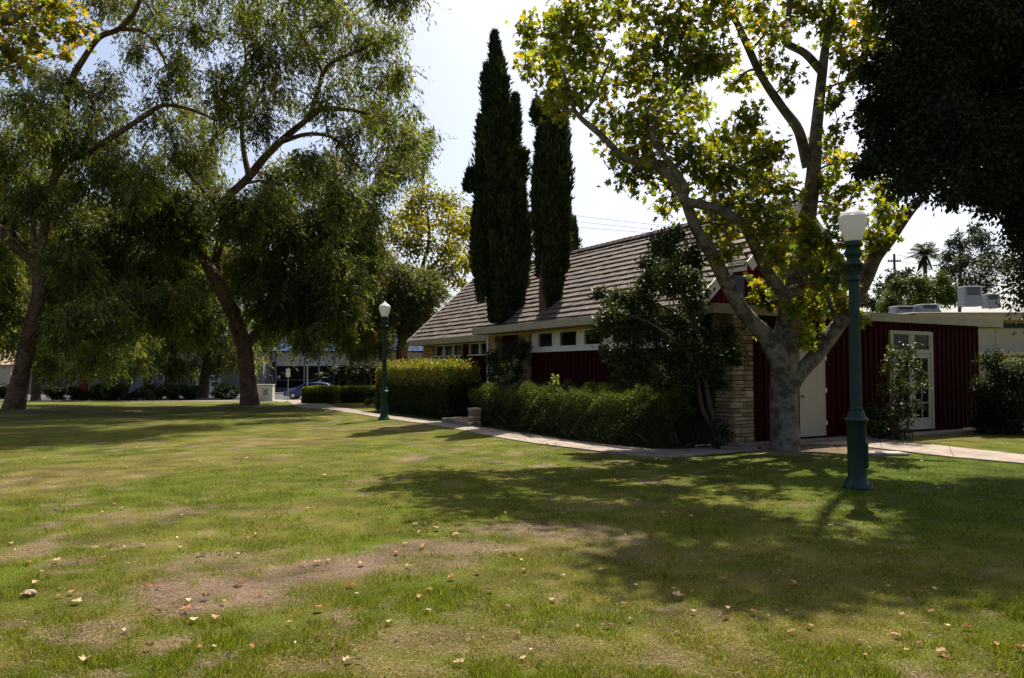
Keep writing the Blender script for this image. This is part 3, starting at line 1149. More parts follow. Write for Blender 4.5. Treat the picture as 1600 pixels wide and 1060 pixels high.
# ------------------------------------------------------------------ street lamps
def make_lamp(loc, label):
    root = empty('street_lamp', loc)
    b = MB()
    b.lathe([(.190, -.05), (.190, .03), (.178, .05), (.150, .075), (.140, .13), (.128, .15), (.124, .17), (.122, .86), (.130, .875), (.134, .90), (.155, .915), (.158, .945), (.135, .955), (.118, .97),
             (.116, 1.0), (.106, 1.015), (.100, 1.05), (.098, 1.06)], 48, flute=16)
    base = b.build('base', M['lamp_green'], root)
    h = MB()
    h.box(.062, .100, -.1285, -.118, .30, .62)
    h.box(.060, .102, -.1305, -.118, .29, .305)
    h.box(.060, .102, -.1305, -.118, .615, .63)
    hp = h.build('access_panel', M['lamp_green'], base)
    for k in range(4):
        a = math.pi / 4 + k * math.pi / 2
        n = MB()
        n.lathe([(.02, .03), (.02, .055), (.011, .056), (.011, .075)], 6, cx=.168 * math.cos(a), cy=.168 * math.sin(a), sm=False)
        n.build('anchor_bolt', M['lamp_green'], base)
    s = MB()
    s.lathe([(.086, 1.055), (.082, 1.09, 0.0), (.081, 1.12, .13), (.068, 2.80, .13), (.068, 2.84, 0.0)], 96, flute=12)
    s.build('shaft', M['lamp_green'], root)
    c = MB()
    c.lathe([(.074, 2.835), (.092, 2.85), (.092, 2.875), (.080, 2.89), (.082, 2.93), (.094, 2.95), (.096, 3.02), (.104, 3.04), (.128, 3.055), (.130, 3.085), (.104, 3.10), (.088, 3.12), (.084, 3.15),
             (.094, 3.17), (.114, 3.20), (.119, 3.23), (.112, 3.26), (.092, 3.285), (.088, 3.30), (.100, 3.312), (.126, 3.325), (.128, 3.355), (.118, 3.37), (.110, 3.385), (.110, 3.395)], 32)
    for k in range(12):
        a = 2 * math.pi * k / 12
        c.tube([(.094 * math.cos(a), .094 * math.sin(a), 2.95), (.098 * math.cos(a), .098 * math.sin(a), 3.0), (.118 * math.cos(a), .118 * math.sin(a), 3.05)], [.010, .014, .018], 6)
    c.build('capital', M['lamp_green'], root)
    g = MB()
    g.lathe([(.104, 3.385), (.116, 3.42), (.142, 3.50), (.166, 3.58), (.182, 3.66), (.186, 3.715), (.183, 3.735), (.176, 3.75), (.160, 3.775), (.128, 3.80), (.096, 3.815), (.078, 3.835), (.060, 3.85), (.040, 3.857),
             (.030, 3.87), (.034, 3.885), (.020, 3.905), (.006, 3.915)], 40)
    gl = g.build('globe', M['globe'], root)
    r = MB()
    r.lathe([(.181, 3.722), (.1895, 3.726), (.1895, 3.736), (.180, 3.742)], 40)
    r.build('rim', M['globe'], gl)
    tag(root, label, 'street lamp', 'green street lamps with white globes')
    return root


p1 = G(1340, 763)
make_lamp((p1[0], p1[1], 0.0), 'tall dark green lamp post on the lawn in front of the red building')
p2 = G(600, 656)
make_lamp((p2[0], p2[1], 0.0), 'dark green lamp post beside the concrete path near the low clipped hedge')

# ------------------------------------------------------------------ sycamore by the building
SY = 16.0
gb = P(1227, 703, SY)
zt = 0.0
LIMB_K = 0.72
syc_limbs = [
    pxlimb([(1227, 712, 44), (1227, 700, 39), (1226, 680, 36), (1225, 640, 35), (1225, 600, 34), (1226, 560, 36), (1229, 525, 31), (1238, 470, 27), (1252, 400, 23), (1264, 330, 20), (1271, 270, 18),
            (1275, 210, 15), (1283, 130, 13), (1289, 80, 11), (1297, 30, 9), (1310, -40, 7), (1320, -120, 4)], SY, SY + .6, 0.62),
    pxlimb([(1222, 575, 22), (1200, 530, 20), (1165, 492, 17), (1140, 452, 15.5), (1114, 401, 14.5), (1088, 358, 12.5), (1066, 304, 10.5), (1040, 270, 9), (1015, 254, 8), (976, 247, 7.5), (942, 214, 7), (905, 182, 5.5), (893, 160, 4),
            (880, 110, 3)], SY, SY - 1.9),
    pxlimb([(1238, 478, 17), (1222, 455, 14), (1195, 418, 12.5), (1176, 378, 12), (1158, 348, 11.5), (1121, 327, 10.5), (1085, 318, 10), (1066, 312, 9), (1072, 296, 8), (1052, 262, 7.5), (1035, 240, 6.5), (1020, 216, 4.5), (1022, 190, 3)],
           SY - .2, SY - 2.0),
    pxlimb([(1262, 262, 12), (1248, 205, 11), (1222, 168, 9.5), (1190, 120, 8.5), (1168, 72, 8), (1148, 30, 7), (1118, -10, 6), (1090, -60, 4)], SY + .4, SY - .4),
    pxlimb([(1284, 112, 10), (1258, 84, 8.5), (1226, 64, 8), (1231, 30, 7), (1236, -10, 6), (1240, -60, 4)], SY + .5, SY + .2),
    pxlimb([(1232, 615, 15), (1246, 588, 17), (1280, 549, 17), (1316, 499, 16), (1347, 448, 15.5), (1366, 405, 15), (1391, 372, 13.5), (1416, 336, 12), (1436, 314, 9), (1450, 302, 5), (1458, 294, 2)], SY, SY + 1.0),
    pxlimb([(1310, 508, 6), (1285, 545 - 100, 4), (1275, 430, 3)], SY, SY - .3),
    pxlimb([(1352, 440, 6), (1325, 424, 4.5), (1303, 400, 4), (1290, 384, 3)], SY + .6, SY + .2),
    pxlimb([(905, 182, 4), (925, 160, 3.5), (940, 125, 3), (955, 90, 2)], SY - 1.75, SY - 1.9),
    pxlimb([(1170, 75, 6), (1155, 50, 4), (1150, 10, 3)], SY + .1, SY + .4),
]
blob_px = [
    (872, 40, 48), (845, 80, 40), (880, 110, 40), (915, 70, 42), (905, 20, 45), (825, 45, 22), (820, 105, 18), (870, 165, 30), (935, 130, 34), (900, 145, 26),
    (1000, 60, 30), (985, 110, 38), (1020, 140, 42), (1050, 190, 45), (1000, 190, 40), (960, 195, 34), (1075, 150, 40), (1030, 250, 38), (985, 275, 34), (1050, 300, 36), (1090, 230, 36), (1010, 215, 30), (965, 240, 22),
    (1060, 30, 42), (1090, 75, 44), (1040, 90, 38), (1120, 20, 40), (1125, 90, 30), (1085, 110, 30), (1010, 20, 34), (960, 20, 26),
    (1110, 270, 38), (1150, 260, 40), (1140, 310, 40), (1185, 290, 36), (1180, 240, 34), (1150, 210, 34), (1115, 215, 24), (1210, 240, 30), (1170, 180, 26), (1220, 290, 28),
    (1115, 350, 28), (1150, 350, 34), (1190, 340, 32), (1220, 345, 34), (1140, 395, 22), (1215, 395, 26),
    (1245, 370, 34), (1270, 400, 34), (1290, 440, 36), (1260, 440, 32), (1230, 430, 24), (1305, 470, 26), (1275, 485, 26), (1245, 500, 18), (1300, 420, 26), (1180, 455, 20), (1205, 470, 18), (1320, 440, 20),
    (1190, 520, 12), (1255, 525, 16), (1280, 520, 14), (1240, 480, 16), (1350, 495, 12),
    (1300, 370, 28), (1320, 345, 26), (1360, 360, 30), (1385, 330, 26), (1370, 300, 24), (1340, 290, 20), (1300, 320, 26), (1290, 280, 26), (1320, 250, 22), (1385, 370, 22), (1360, 400, 20), (1285, 240, 20), (1310, 200, 16),
    (1300, 20, 40), (1345, 35, 42), (1385, 60, 34), (1330, 80, 26), (1250, 15, 34), (1210, 40, 34), (1215, 90, 24), (1180, 20, 34), (1390, 20, 40), (1345, 120, 18), (1300, 150, 20), (1240, 120, 22), (1150, 130, 22),
    (1260, -60, 60), (1150, -60, 60), (1350, -70, 60), (1050, -60, 50), (930, -40, 45)]
syc_top = [(4.3, 13.6, 12.8), (5.4, 13.2, 12.4), (6.6, 13.7, 13.0), (5.0, 14.6, 11.3), (7.4, 14.2, 12.0), (3.9, 14.7, 11.0), (5.8, 13.0, 11.4), (7.0, 13.2, 11.6), (4.6, 12.9, 11.6),
           (5.2, 15.4, 12.6), (3.0, 14.6, 10.2), (2.0, 14.6, 9.6)]
syc_limbs.append([P(1310, -40, SY + .5) + (.09,), (6.3, 15.2, 11.0, .075), (5.9, 14.4, 12.0, .05), (5.6, 13.8, 12.8, .03)])
syc_pal = [(0.095, 0.130, 0.018), (0.145, 0.165, 0.020), (0.20, 0.19, 0.022), (0.060, 0.092, 0.016), (0.22, 0.12, 0.02)]
tree('sycamore_tree', 'large grey-barked sycamore with forked trunk standing beside the cream door', 'tree', (gb[0], SY, 0), syc_limbs,
     pxblobs(blob_px, SY - .2, 0.8) + [(*q, .88, .88, .7, 3.4) for q in syc_top], M['bark_syc'], M['leaf_syc'], T_MAPLE, syc_pal, [5, 4, 2.2, 2, .2], 0.135, 0.135, 250,
     twigs=11, spread=0.58, knob=0.07, trunk_segs=18, twig_r=0.011)

LIMB_K = 0.8
# sycamore whose yellowing branch reaches into the top left corner
YL = 18.5
sb = (-16.6, YL, 0)
tree('sycamore_tree', 'yellowing sycamore branch hanging into the top left corner of the picture', 'tree', sb,
     [[(-16.6, YL, -.2, .45), (-16.5, YL, 1.2, .34), (-16.3, YL, 4, .3), (-15.8, YL, 7, .24), (-15.6, YL, 10, .16), (-15.7, YL, 13.5, .05)],
      [(-16.1, YL, 5.5, .2), (-14.6, YL, 7.8, .17)] + pxlimb([(-20, 40, 10), (10, 34, 9), (22, 15, 7), (10, -30, 5)], YL),
      pxlimb([(12, 34, 6), (30, 28, 4), (62, 12, 2.5), (90, 0, 1.5)], YL)],
     pxblobs([(20, 70, 36), (55, 50, 36), (95, 45, 34), (125, 55, 22), (70, 85, 26), (30, 100, 24), (60, 10, 40), (100, 10, 34), (10, 20, 40), (110, 80, 16), (-40, 60, 60), (-70, 0, 80), (-40, 120, 40), (-120, 90, 80), (-150, -40, 90), (0, -60, 80), (-200, 40, 90), (145, 45, 12)], YL, .7),
     M['bark_syc'], M['leaf_syc'], T_MAPLE, [(0.13, 0.14, 0.014), (0.22, 0.19, 0.016), (0.08, 0.11, 0.014), (0.28, 0.17, 0.015)], [4, 3, 3, .7], 0.14, 0.14, 210, twigs=8, spread=.42)

# sycamore behind the path, in front of the far shops
YF = 46.0
fb_ = G(632, 622)
tree('sycamore_tree', 'small golden green sycamore rising behind the left end of the tiled roof', 'tree', (P(632, 600, YF)[0], YF, float(gz(YF))),
     [pxlimb([(630, 640, 9), (631, 600, 7.5), (633, 540, 7), (638, 480, 6.5), (645, 440, 6)], YF), pxlimb([(638, 480, 5), (655, 430, 4), (670, 380, 3.5), (668, 330, 2)], YF), pxlimb([(638, 470, 5), (620, 430, 4), (600, 390, 3), (590, 360, 2)], YF),
      pxlimb([(650, 440, 4), (690, 400, 3), (705, 360, 2)], YF)],
     pxblobs([(640, 320, 26), (675, 315, 26), (705, 320, 24), (625, 345, 22), (660, 350, 28), (700, 350, 28), (725, 350, 20), (720, 385, 24), (690, 390, 26), (650, 390, 24), (630, 380, 18), (665, 425, 22), (705, 420, 22), (730, 410, 18), (640, 425, 16), (605, 400, 18), (590, 380, 16),
               (612, 365, 14), (735, 330, 12), (720, 440, 14), (690, 445, 14), (600, 430, 14)], YF, 1.4),
     M['bark_brown'], M['leaf_syc'], T_OVAL, [(0.13, 0.135, 0.016), (0.19, 0.17, 0.018), (0.08, 0.10, 0.014)], [4, 3, 2], 0.18, 0.14, 1300, twigs=10, spread=.62, twig_r=.02)

# ------------------------------------------------------------------ the weeping trees on the left
DENS = lambda py: 0.60 + 1.25 * float(smooth(180, 400, py))
weep_pal = [(0.078, 0.102, 0.022), (0.122, 0.142, 0.028), (0.048, 0.066, 0.018), (0.18, 0.185, 0.038)]
WW = [4, 3, 4, 1.2]


def on_ground(px, py):
    g = G(px, py)
    return g


gB = on_ground(391, 633)
YB = gB[1]
tree('weeping_tree', 'big weeping tree with a leaning red-brown trunk nearest the path', 'tree', gB,
     [pxlimb([(392, 640, 26), (391, 630, 19), (388, 600, 15.5), (384, 560, 15), (378, 530, 15), (364, 490, 14), (345, 450, 13.5), (330, 425, 12), (320, 404, 9)], YB, YB - .6),
      pxlimb([(346, 452, 10), (338, 415, 10), (342, 390, 9.5), (350, 350, 9), (347, 322, 8.5), (364, 300, 8), (388, 278, 8), (412, 248, 7.5), (440, 220, 7), (470, 195, 6), (500, 172, 5), (545, 172, 4), (580, 180, 3), (610, 190, 2)], YB, YB + .5),
      pxlimb([(320, 404, 8), (300, 385, 6), (270, 370, 5), (240, 372, 3.5), (205, 380, 2)], YB - .6, YB - 2),
      pxlimb([(385, 545, 9), (400, 520, 8), (425, 500, 7), (460, 485, 6), (495, 470, 4.5), (540, 462, 3)], YB, YB - 2),
      pxlimb([(480, 190, 5), (495, 150, 4.5), (505, 115, 4), (522, 96, 3.5), (560, 80, 3), (600, 60, 2)], YB + .3, YB - .5),
      pxlimb([(505, 115, 3.5), (490, 85, 3), (470, 55, 2.5), (450, 20, 2)], YB + .2, YB + .8),
      pxlimb([(440, 222, 5), (480, 210, 4), (520, 215, 3.5), (545, 240, 2.5), (560, 262, 2)], YB, YB - 1),
      pxlimb([(352, 350, 6), (385, 352, 5), (430, 348, 4), (465, 358, 3), (490, 380, 2)], YB - .3, YB - 2),
      pxlimb([(350, 335, 6), (320, 300, 5), (290, 265, 4), (270, 220, 3), (255, 180, 2)], YB, YB + 1),
      pxlimb([(390, 280, 6), (380, 230, 5), (378, 170, 4), (385, 110, 3), (380, 50, 2)], YB, YB + 1.2),
      pxlimb([(384, 287, 3), (405, 283, 2.6), (425, 285, 1.4)], YB - .5, YB - 1)],
     behind(pxblobs([(420, 20, 40), (470, 25, 45), (520, 25, 45), (560, 45, 45), (600, 50, 34), (390, 50, 36), (430, 80, 45), (480, 80, 40), (540, 95, 45), (590, 105, 45), (630, 100, 22), (625, 60, 16), (400, 120, 45), (450, 140, 40), (500, 140, 36), (560, 150, 45), (610, 165, 40), (640, 165, 18),
               (360, 160, 45), (330, 110, 36), (400, 190, 40), (560, 205, 40), (610, 215, 40), (650, 215, 28), (675, 208, 14), (340, 210, 50), (480, 235, 36), (530, 250, 40), (590, 260, 36), (630, 255, 18), (300, 170, 36), (290, 230, 50), (320, 270, 50), (430, 280, 45), (480, 290, 45),
               (550, 300, 40), (575, 330, 34), (600, 290, 18), (380, 330, 50), (430, 340, 50), (490, 340, 50), (540, 365, 45), (575, 375, 28), (270, 300, 50), (260, 360, 50), (300, 340, 45), (230, 330, 40), (420, 400, 55), (480, 400, 55), (530, 420, 50), (560, 420, 32), (370, 400, 40),
               (420, 450, 50), (470, 460, 50), (520, 475, 45), (440, 495, 36), (500, 505, 30), (480, 525, 18), (285, 420, 45), (250, 430, 45), (220, 400, 40), (270, 470, 40), (300, 490, 30), (230, 470, 36), (420, 515, 16), (545, 470, 30), (380, 15, 30), (450, -30, 55), (540, -30, 55), (370, -40, 40), (655, 260, 14), (665, 235, 14), (640, 235, 20)], YB - .5, 2.2), [(384, 540), (372, 505), (355, 470), (340, 440), (322, 408), (340, 390), (348, 350), (400, 262), (432, 228)], YB, 34)
     + [(x_, 27.8 + 3.4 * random.random(), 18.2 + 2.2 * random.random(), 1.9, 1.9, 1.4, 2.6) for x_ in np.linspace(-11.5, -4.5, 8)],
     M['bark_brown'], M['leaf_weep'], T_DIAM, weep_pal, WW, 0.19, 0.056, 4100, 'strand', 'weeping trees on the lawn', twigs=8, spread=.45, knob=.12, twig_r=.018, strand=.8)

gA = on_ground(22, 640)
YA = gA[1]
tree('weeping_tree', 'weeping tree with a smooth forked trunk at the far left edge of the lawn', 'tree', gA,
     [pxlimb([(20, 650, 28), (22, 638, 21), (32, 590, 16), (42, 545, 15), (52, 500, 14), (60, 465, 13), (62, 435, 12), (54, 410, 12), (50, 398, 11)], YA),
      pxlimb([(52, 412, 9), (40, 400, 9), (18, 378, 8), (-12, 345, 7), (-50, 300, 5), (-80, 250, 3)], YA, YA - 1),
      pxlimb([(55, 412, 10), (62, 385, 10), (74, 345, 9), (82, 300, 8.5), (88, 268, 8), (96, 220, 7.5), (102, 170, 7), (112, 125, 6.5), (132, 90, 6), (156, 58, 5.5), (185, 46, 5), (210, 20, 4.5), (225, -20, 3.5), (235, -70, 2)], YA, YA + 1.0),
      pxlimb([(90, 272, 7), (108, 252, 6.5), (135, 238, 6), (180, 212, 5.5), (225, 182, 5), (255, 165, 4), (300, 172, 3), (340, 190, 2)], YA, YA - .8),
      pxlimb([(54, 400, 7), (52, 370, 6), (53, 335, 5)], YA - .1),
      pxlimb([(190, 46, 4), (225, 50, 3.5), (250, 80, 3), (262, 110, 2)], YA + .8, YA),
      pxlimb([(100, 200, 5), (70, 170, 4), (40, 150, 3), (10, 150, 2)], YA + .5, YA - .8)],
     behind(pxblobs([(200, 20, 36), (240, 30, 34), (280, 40, 40), (320, 30, 40), (200, 70, 26), (270, 90, 30), (300, 120, 36), (250, 120, 24), (180, 110, 22), (130, 130, 34), (90, 130, 36), (50, 150, 45), (10, 150, 45), (90, 180, 40), (140, 180, 34), (190, 160, 40), (240, 175, 36), (50, 200, 45), (10, 210, 50), (110, 230, 40),
               (160, 220, 40), (210, 230, 40), (60, 260, 45), (15, 270, 45), (140, 270, 40), (190, 280, 45), (230, 270, 34), (100, 300, 40), (40, 310, 40), (-10, 320, 50), (160, 320, 40), (120, 350, 40), (210, 330, 36), (20, 360, 36), (-30, 400, 50), (150, 370, 40), (110, 400, 40), (10, 430, 30), (170, 420, 40),
               (110, 450, 40), (200, 460, 36), (140, 480, 40), (100, 500, 30), (180, 500, 34), (20, 480, 24), (10, 520, 20), (130, 530, 22), (-40, 480, 50), (-60, 200, 70), (-70, 100, 70), (60, 100, 30), (170, -20, 50), (270, -20, 55), (340, -10, 40), (60, -40, 50), (90, 560, 12), (150, 548, 14)], YA + .3, 2.0), [(40, 545), (52, 500), (62, 450), (55, 410), (30, 390), (20, 375), (74, 345), (82, 305)], YA, 46)
     + [(x_, 27.6 + 3.2 * random.random(), 18.2 + 2.2 * random.random(), 1.9, 1.9, 1.4, 2.6) for x_ in np.linspace(-19, -12, 7)],
     M['bark_brown'], M['leaf_weep'], T_DIAM, weep_pal, WW, 0.17, 0.050, 4100, 'strand', 'weeping trees on the lawn', twigs=8, spread=.45, knob=.08, twig_r=.016, strand=.72)

LIMB_K = 0.55
gC = on_ground(318, 622)
YC = gC[1]
tree('weeping_tree', 'dark weeping tree with a forked trunk rising out of the row of bushes', 'tree', gC,
     [pxlimb([(316, 628, 20), (318, 612, 15), (322, 580, 13), (328, 555, 12), (336, 530, 11), (350, 505, 8), (362, 470, 6), (372, 430, 4)], YC),
      pxlimb([(328, 548, 8), (320, 515, 7), (308, 480, 6), (295, 440, 4.5), (280, 400, 3)], YC, YC + 1),
      pxlimb([(345, 512, 6), (335, 470, 5), (330, 430, 3)], YC, YC - 1)],
     pxblobs([(250, 520, 34), (280, 530, 34), (310, 510, 36), (345, 540, 30), (370, 550, 30), (350, 570, 18), (265, 560, 26), (290, 570, 18), (240, 545, 22), (300, 470, 45), (350, 480, 45), (270, 480, 45), (230, 480, 45), (330, 430, 50), (290, 430, 50), (240, 420, 50), (375, 500, 34), (390, 540, 18), (380, 440, 40), (300, 390, 50),
               (210, 530, 28), (360, 400, 40)], YC, 2.0),
     M['bark_dark'], M['leaf_weep'], T_DIAM, weep_pal, WW, 0.23, 0.08, 3400, 'strand', 'weeping trees on the lawn', twigs=7, spread=.45, twig_r=.02, strand=1.2)
LIMB_K = 0.7
gD = on_ground(56, 627)
YD = gD[1]
tree('weeping_tree', 'straight-trunked weeping tree standing just behind the smooth forked trunk', 'tree', gD,
     [pxlimb([(56, 634, 15), (56, 620, 10), (57, 580, 8.5), (59, 540, 8), (64, 490, 7.5), (72, 440, 7), (80, 380, 5), (90, 320, 3)], YD), pxlimb([(66, 480, 5), (90, 440, 4), (120, 410, 3), (150, 390, 2)], YD, YD + 1), pxlimb([(66, 470, 5), (40, 430, 4), (15, 400, 3)], YD)],
     pxblobs([(30, 520, 30), (75, 530, 30), (110, 520, 34), (150, 510, 34), (190, 520, 34), (220, 550, 24), (180, 560, 26), (140, 565, 24), (100, 565, 20), (70, 570, 14), (205, 575, 14), (60, 470, 45), (110, 460, 45), (160, 460, 45), (200, 490, 34), (20, 460, 40), (80, 400, 50), (140, 400, 50), (30, 400, 50), (190, 420, 45), (90, 340, 50),
               (-30, 500, 40), (165, 545, 20), (235, 520, 20)], YD, 2.0),
     M['bark_dark'], M['leaf_weep'], T_DIAM, weep_pal, WW, 0.22, 0.08, 3400, 'strand', 'weeping trees on the lawn', twigs=7, spread=.45, twig_r=.02, strand=1.2)
# pale feathery tree in front of the left wing
LIMB_K = 0.8
gE = on_ground(628, 625)
YE = 38.0
tree('feathery_tree', 'pale grey-green feathery tree drooping over the lamp at the left end of the roof', 'tree', (P(622, 600, YE)[0], YE, float(gz(YE))),
     [pxlimb([(622, 640, 10), (622, 600, 7.5), (624, 560, 7), (629, 510, 6.5), (628, 480, 5), (615, 450, 4), (600, 430, 2)], YE), pxlimb([(629, 505, 4.5), (650, 475, 3.5), (670, 455, 2)], YE), pxlimb([(626, 520, 4), (600, 490, 3), (570, 480, 2)], YE)],
     pxblobs([(590, 430, 32), (625, 425, 28), (650, 440, 26), (670, 455, 22), (600, 465, 34), (640, 470, 28), (660, 485, 18), (570, 460, 34), (565, 495, 32), (600, 500, 22), (640, 505, 16), (580, 525, 22), (550, 520, 26), (560, 410, 24), (680, 450, 12), (560, 540, 12), (600, 535, 10)], YE, 1.3),
     M['bark_brown'], M['leaf_weep'], T_DIAM, [(0.095, 0.105, 0.034), (0.07, 0.085, 0.03), (0.13, 0.13, 0.04)], [3, 3, 1], 0.22, 0.05, 4200, 'strand', twigs=8, spread=.5, twig_r=.014, strand=.8)


# ------------------------------------------------------------------ cypresses
def cypress(base, spires, label, trunk, palette, n=16000):
    """spires: (x, y, z_bottom, z_top, r_max, belly, share)"""
    root = empty('cypress_tree', base)
    b = np.array(base)
    w = Wood()
    for t in trunk:
        p, r = smooth_limb([(q[0] - b[0], q[1] - b[1], q[2] - b[2], q[3]) for q in t])
        w.limb(p, r, 10, knob=.12)
    V, F, C, nv = [], [], [], 0
    for (x, y, z0, z1, rm, belly, share) in spires:
        prof = lambda t: rm * np.clip(np.minimum(1.0, (t / belly) ** 0.55), 0, 1) * np.clip(1 - np.maximum(0, (t - belly) / (1 - belly)) ** 1.35, 0.02, 1)
        H = z1 - z0
        npl = max(8, int(H * 16 * (rm / .6)))
        per = max(40, int(n * share / npl))
        th = rng.random(npl) ** .9
        th[0] = .93
        aa_ = rng.random(npl) * 2 * np.pi
        pr_ = prof(th) * (0.40 + .75 * rng.random(npl))
        pr_[0] = 0.0
        pl_ = rng.uniform(.7, 1.7, npl) * min(1.0, H / 4 + .2)
        pw_ = rng.uniform(.13, .26, npl) * (0.5 + 0.5 * prof(th) / rm)
        pw_[0] = .10
        ki = np.repeat(np.arange(npl), per)
        m = len(ki)
        t_ = rng.random(m)
        a = rng.random(m) * 2 * np.pi
        wr = pw_[ki] * np.sin(np.pi * np.clip(t_ * .85 + .12, 0, 1)) ** .7 * np.sqrt(rng.random(m))
        zc = th[ki] * H + (t_ - .45) * pl_[ki]
        ok_ = (zc < H) & (zc > -.15)
        ki, t_, a, wr, zc = ki[ok_], t_[ok_], a[ok_], wr[ok_], zc[ok_]
        m = len(ki)
        lim = np.clip((H - zc) / 1.3, 0.0, 1)
        wr = wr * np.clip((H - zc) / .6, .12, 1)
        rad_ = pr_[ki] * (0.8 + .35 * t_) * lim
        pos = np.stack([x - b[0] + rad_ * np.cos(aa_[ki]) + wr * np.cos(a), y - b[1] + rad_ * np.sin(aa_[ki]) + wr * np.sin(a), z0 + zc], -1)
        outw = np.stack([np.cos(a), np.sin(a), np.zeros(m)], -1)
        ax = np.array([0, 0, 1.0]) + outw * 0.45 + rng.normal(0, .30, (m, 3))
        s = 0.7 + 0.7 * rng.random(m)
        col = leaf_cols(m, palette, [3, 2, 1]) * (1 + rng.normal(0, .15, npl))[ki][:, None]
        v, f, c = leaf_arrays(T_DIAM, pos, ax, outw + rng.normal(0, .6, (m, 3)), 0.20 * s, 0.06 * s, np.clip(col, .003, 1))
        V.append(v)
        F.append(f + nv)
        C.append(c)
        nv += len(v)
        # branch frame inside
        zz = np.linspace(z0, z1 - .3, 9)
        w.limb(np.stack([np.full(9, x - b[0]), np.full(9, y - b[1]), zz], -1), np.linspace(.10, .02, 9), 6)
        for k in range(26):
            t = random.uniform(.03, .9)
            aa = random.uniform(0, 6.28)
            r_ = float(prof(np.array(t))) * .7
            s0 = np.array([x - b[0], y - b[1], z0 + t * (z1 - z0)])
            e = s0 + np.array([r_ * math.cos(aa), r_ * math.sin(aa), .5])
            w.limb(curve_between(s0, e, 4, .1), [.03, .022, .016, .01], 4, skel=False)
    w.build('trunk', M['bark_brown'], root)
    np_mesh('crown', np.vstack(V), np.vstack(F), M['leaf_dull'], root, np.vstack(C))
    tag(root, label, 'cypress', 'cypresses rising past the tiled roof')


cyp_pal = [(0.022, 0.034, 0.012), (0.034, 0.046, 0.014), (0.055, 0.062, 0.018)]


def spire(px, ytop, ybot, hw, Y, belly=.3, share=1.0):
    x, _, z1 = P(px, ytop, Y)
    z0 = P(px, ybot, Y)[2]
    return (x, Y, z0, z1, .93 * hw / FOC * Y, belly, share)


Yc1, Yc2 = 26.4, 24.4
c1 = P(783, 500, Yc1)
cypress((c1[0], Yc1, 0), [spire(773, 54, 500, 23, Yc1, .62, 1.0), spire(781, 95, 420, 15, Yc1 + .1, .6, .4), spire(765, 110, 430, 16, Yc1 + .1, .55, .4), spire(805, 152, 495, 16, Yc1 + .2, .62, .6), spire(786, 200, 502, 25, Yc1 - .3, .5, .6), spire(760, 220, 450, 17, Yc1, .55, .45), spire(815, 290, 490, 13, Yc1 - .1, .55, .3), spire(752, 300, 470, 10, Yc1 - .2, .55, .25), spire(734, 268, 302, 8, Yc1, .5, .04)],
        'tallest dark cypress with twin pointed tops, bulging low over the fascia', [[(c1[0], Yc1, -.1, .26), (c1[0], Yc1, 2, .2), (c1[0] - .05, Yc1, 4, .17), (c1[0] - .1, Yc1, 7, .1)]], cyp_pal, 42000)
c2 = P(848, 498, Yc2)
cypress((c2[0], Yc2, 0), [spire(868, 105, 470, 18, Yc2, .6, 1.0), spire(846, 190, 430, 9, Yc2 + .2, .55, .4), spire(862, 130, 480, 16, Yc2 - .1, .6, .6), spire(879, 140, 420, 10, Yc2, .6, .4), spire(838, 162, 195, 5, Yc2 + .2, .5, .05)],
        'narrower dark cypress with a bare leaning stem below its foliage', [[(c2[0], Yc2, -.1, .2), (c2[0], Yc2, 2, .16), (c2[0] + .02, Yc2, 3.2, .15), (c2[0] + .16, Yc2, 4.2, .13), (c2[0] + .3, Yc2, 6, .09)],
                                                                            [(c2[0], Yc2, 3.0, .1), (c2[0] - .03, Yc2, 4.3, .09), (c2[0] + .05, Yc2, 5.5, .05)]], cyp_pal, 36000)
Yc3 = 37.0
c3 = P(895, 400, Yc3)
cypress((c3[0], Yc3, 0), [spire(897, 343, 470, 9, Yc3, .4, .6), spire(886, 315, 470, 8, Yc3 + .5, .4, .5)],
        'small cypress tip peeping over the roof ridge', [[(c3[0], Yc3, -.1, .2), (c3[0], Yc3, 4, .15), (c3[0], Yc3, 7, .05)]], cyp_pal, 6000)

DENS = lambda py: 1.0
# ------------------------------------------------------------------ small dark evergreen tree by the stone pier
YS = 16.1
s0_ = (P(1120, 690, YS)[0], YS, 0)
LIMB_K = 0.8
ev_limbs = [[(s0_[0], YS, -.05, .085)] + pxlimb([(1117, 665, 5.5), (1108, 630, 5), (1101, 590, 4.8), (1099, 560, 4.4), (1092, 520, 4), (1075, 480, 3.5), (1060, 430, 2.8), (1050, 380, 2)], YS),
            pxlimb([(1122, 688, 5), (1098, 640, 4.5), (1090, 600, 4), (1078, 560, 3.5), (1050, 530, 3), (1015, 505, 2.2), (975, 490, 1.6)], YS, YS - .6), pxlimb([(1099, 565, 4), (1110, 530, 3.2), (1118, 490, 2.4)], YS),
            pxlimb([(1090, 520, 3), (1055, 490, 2.5), (1015, 470, 2)], YS, YS + .4)]
ev_pal = [(0.034, 0.048, 0.010), (0.052, 0.066, 0.012), (0.020, 0.030, 0.009)]
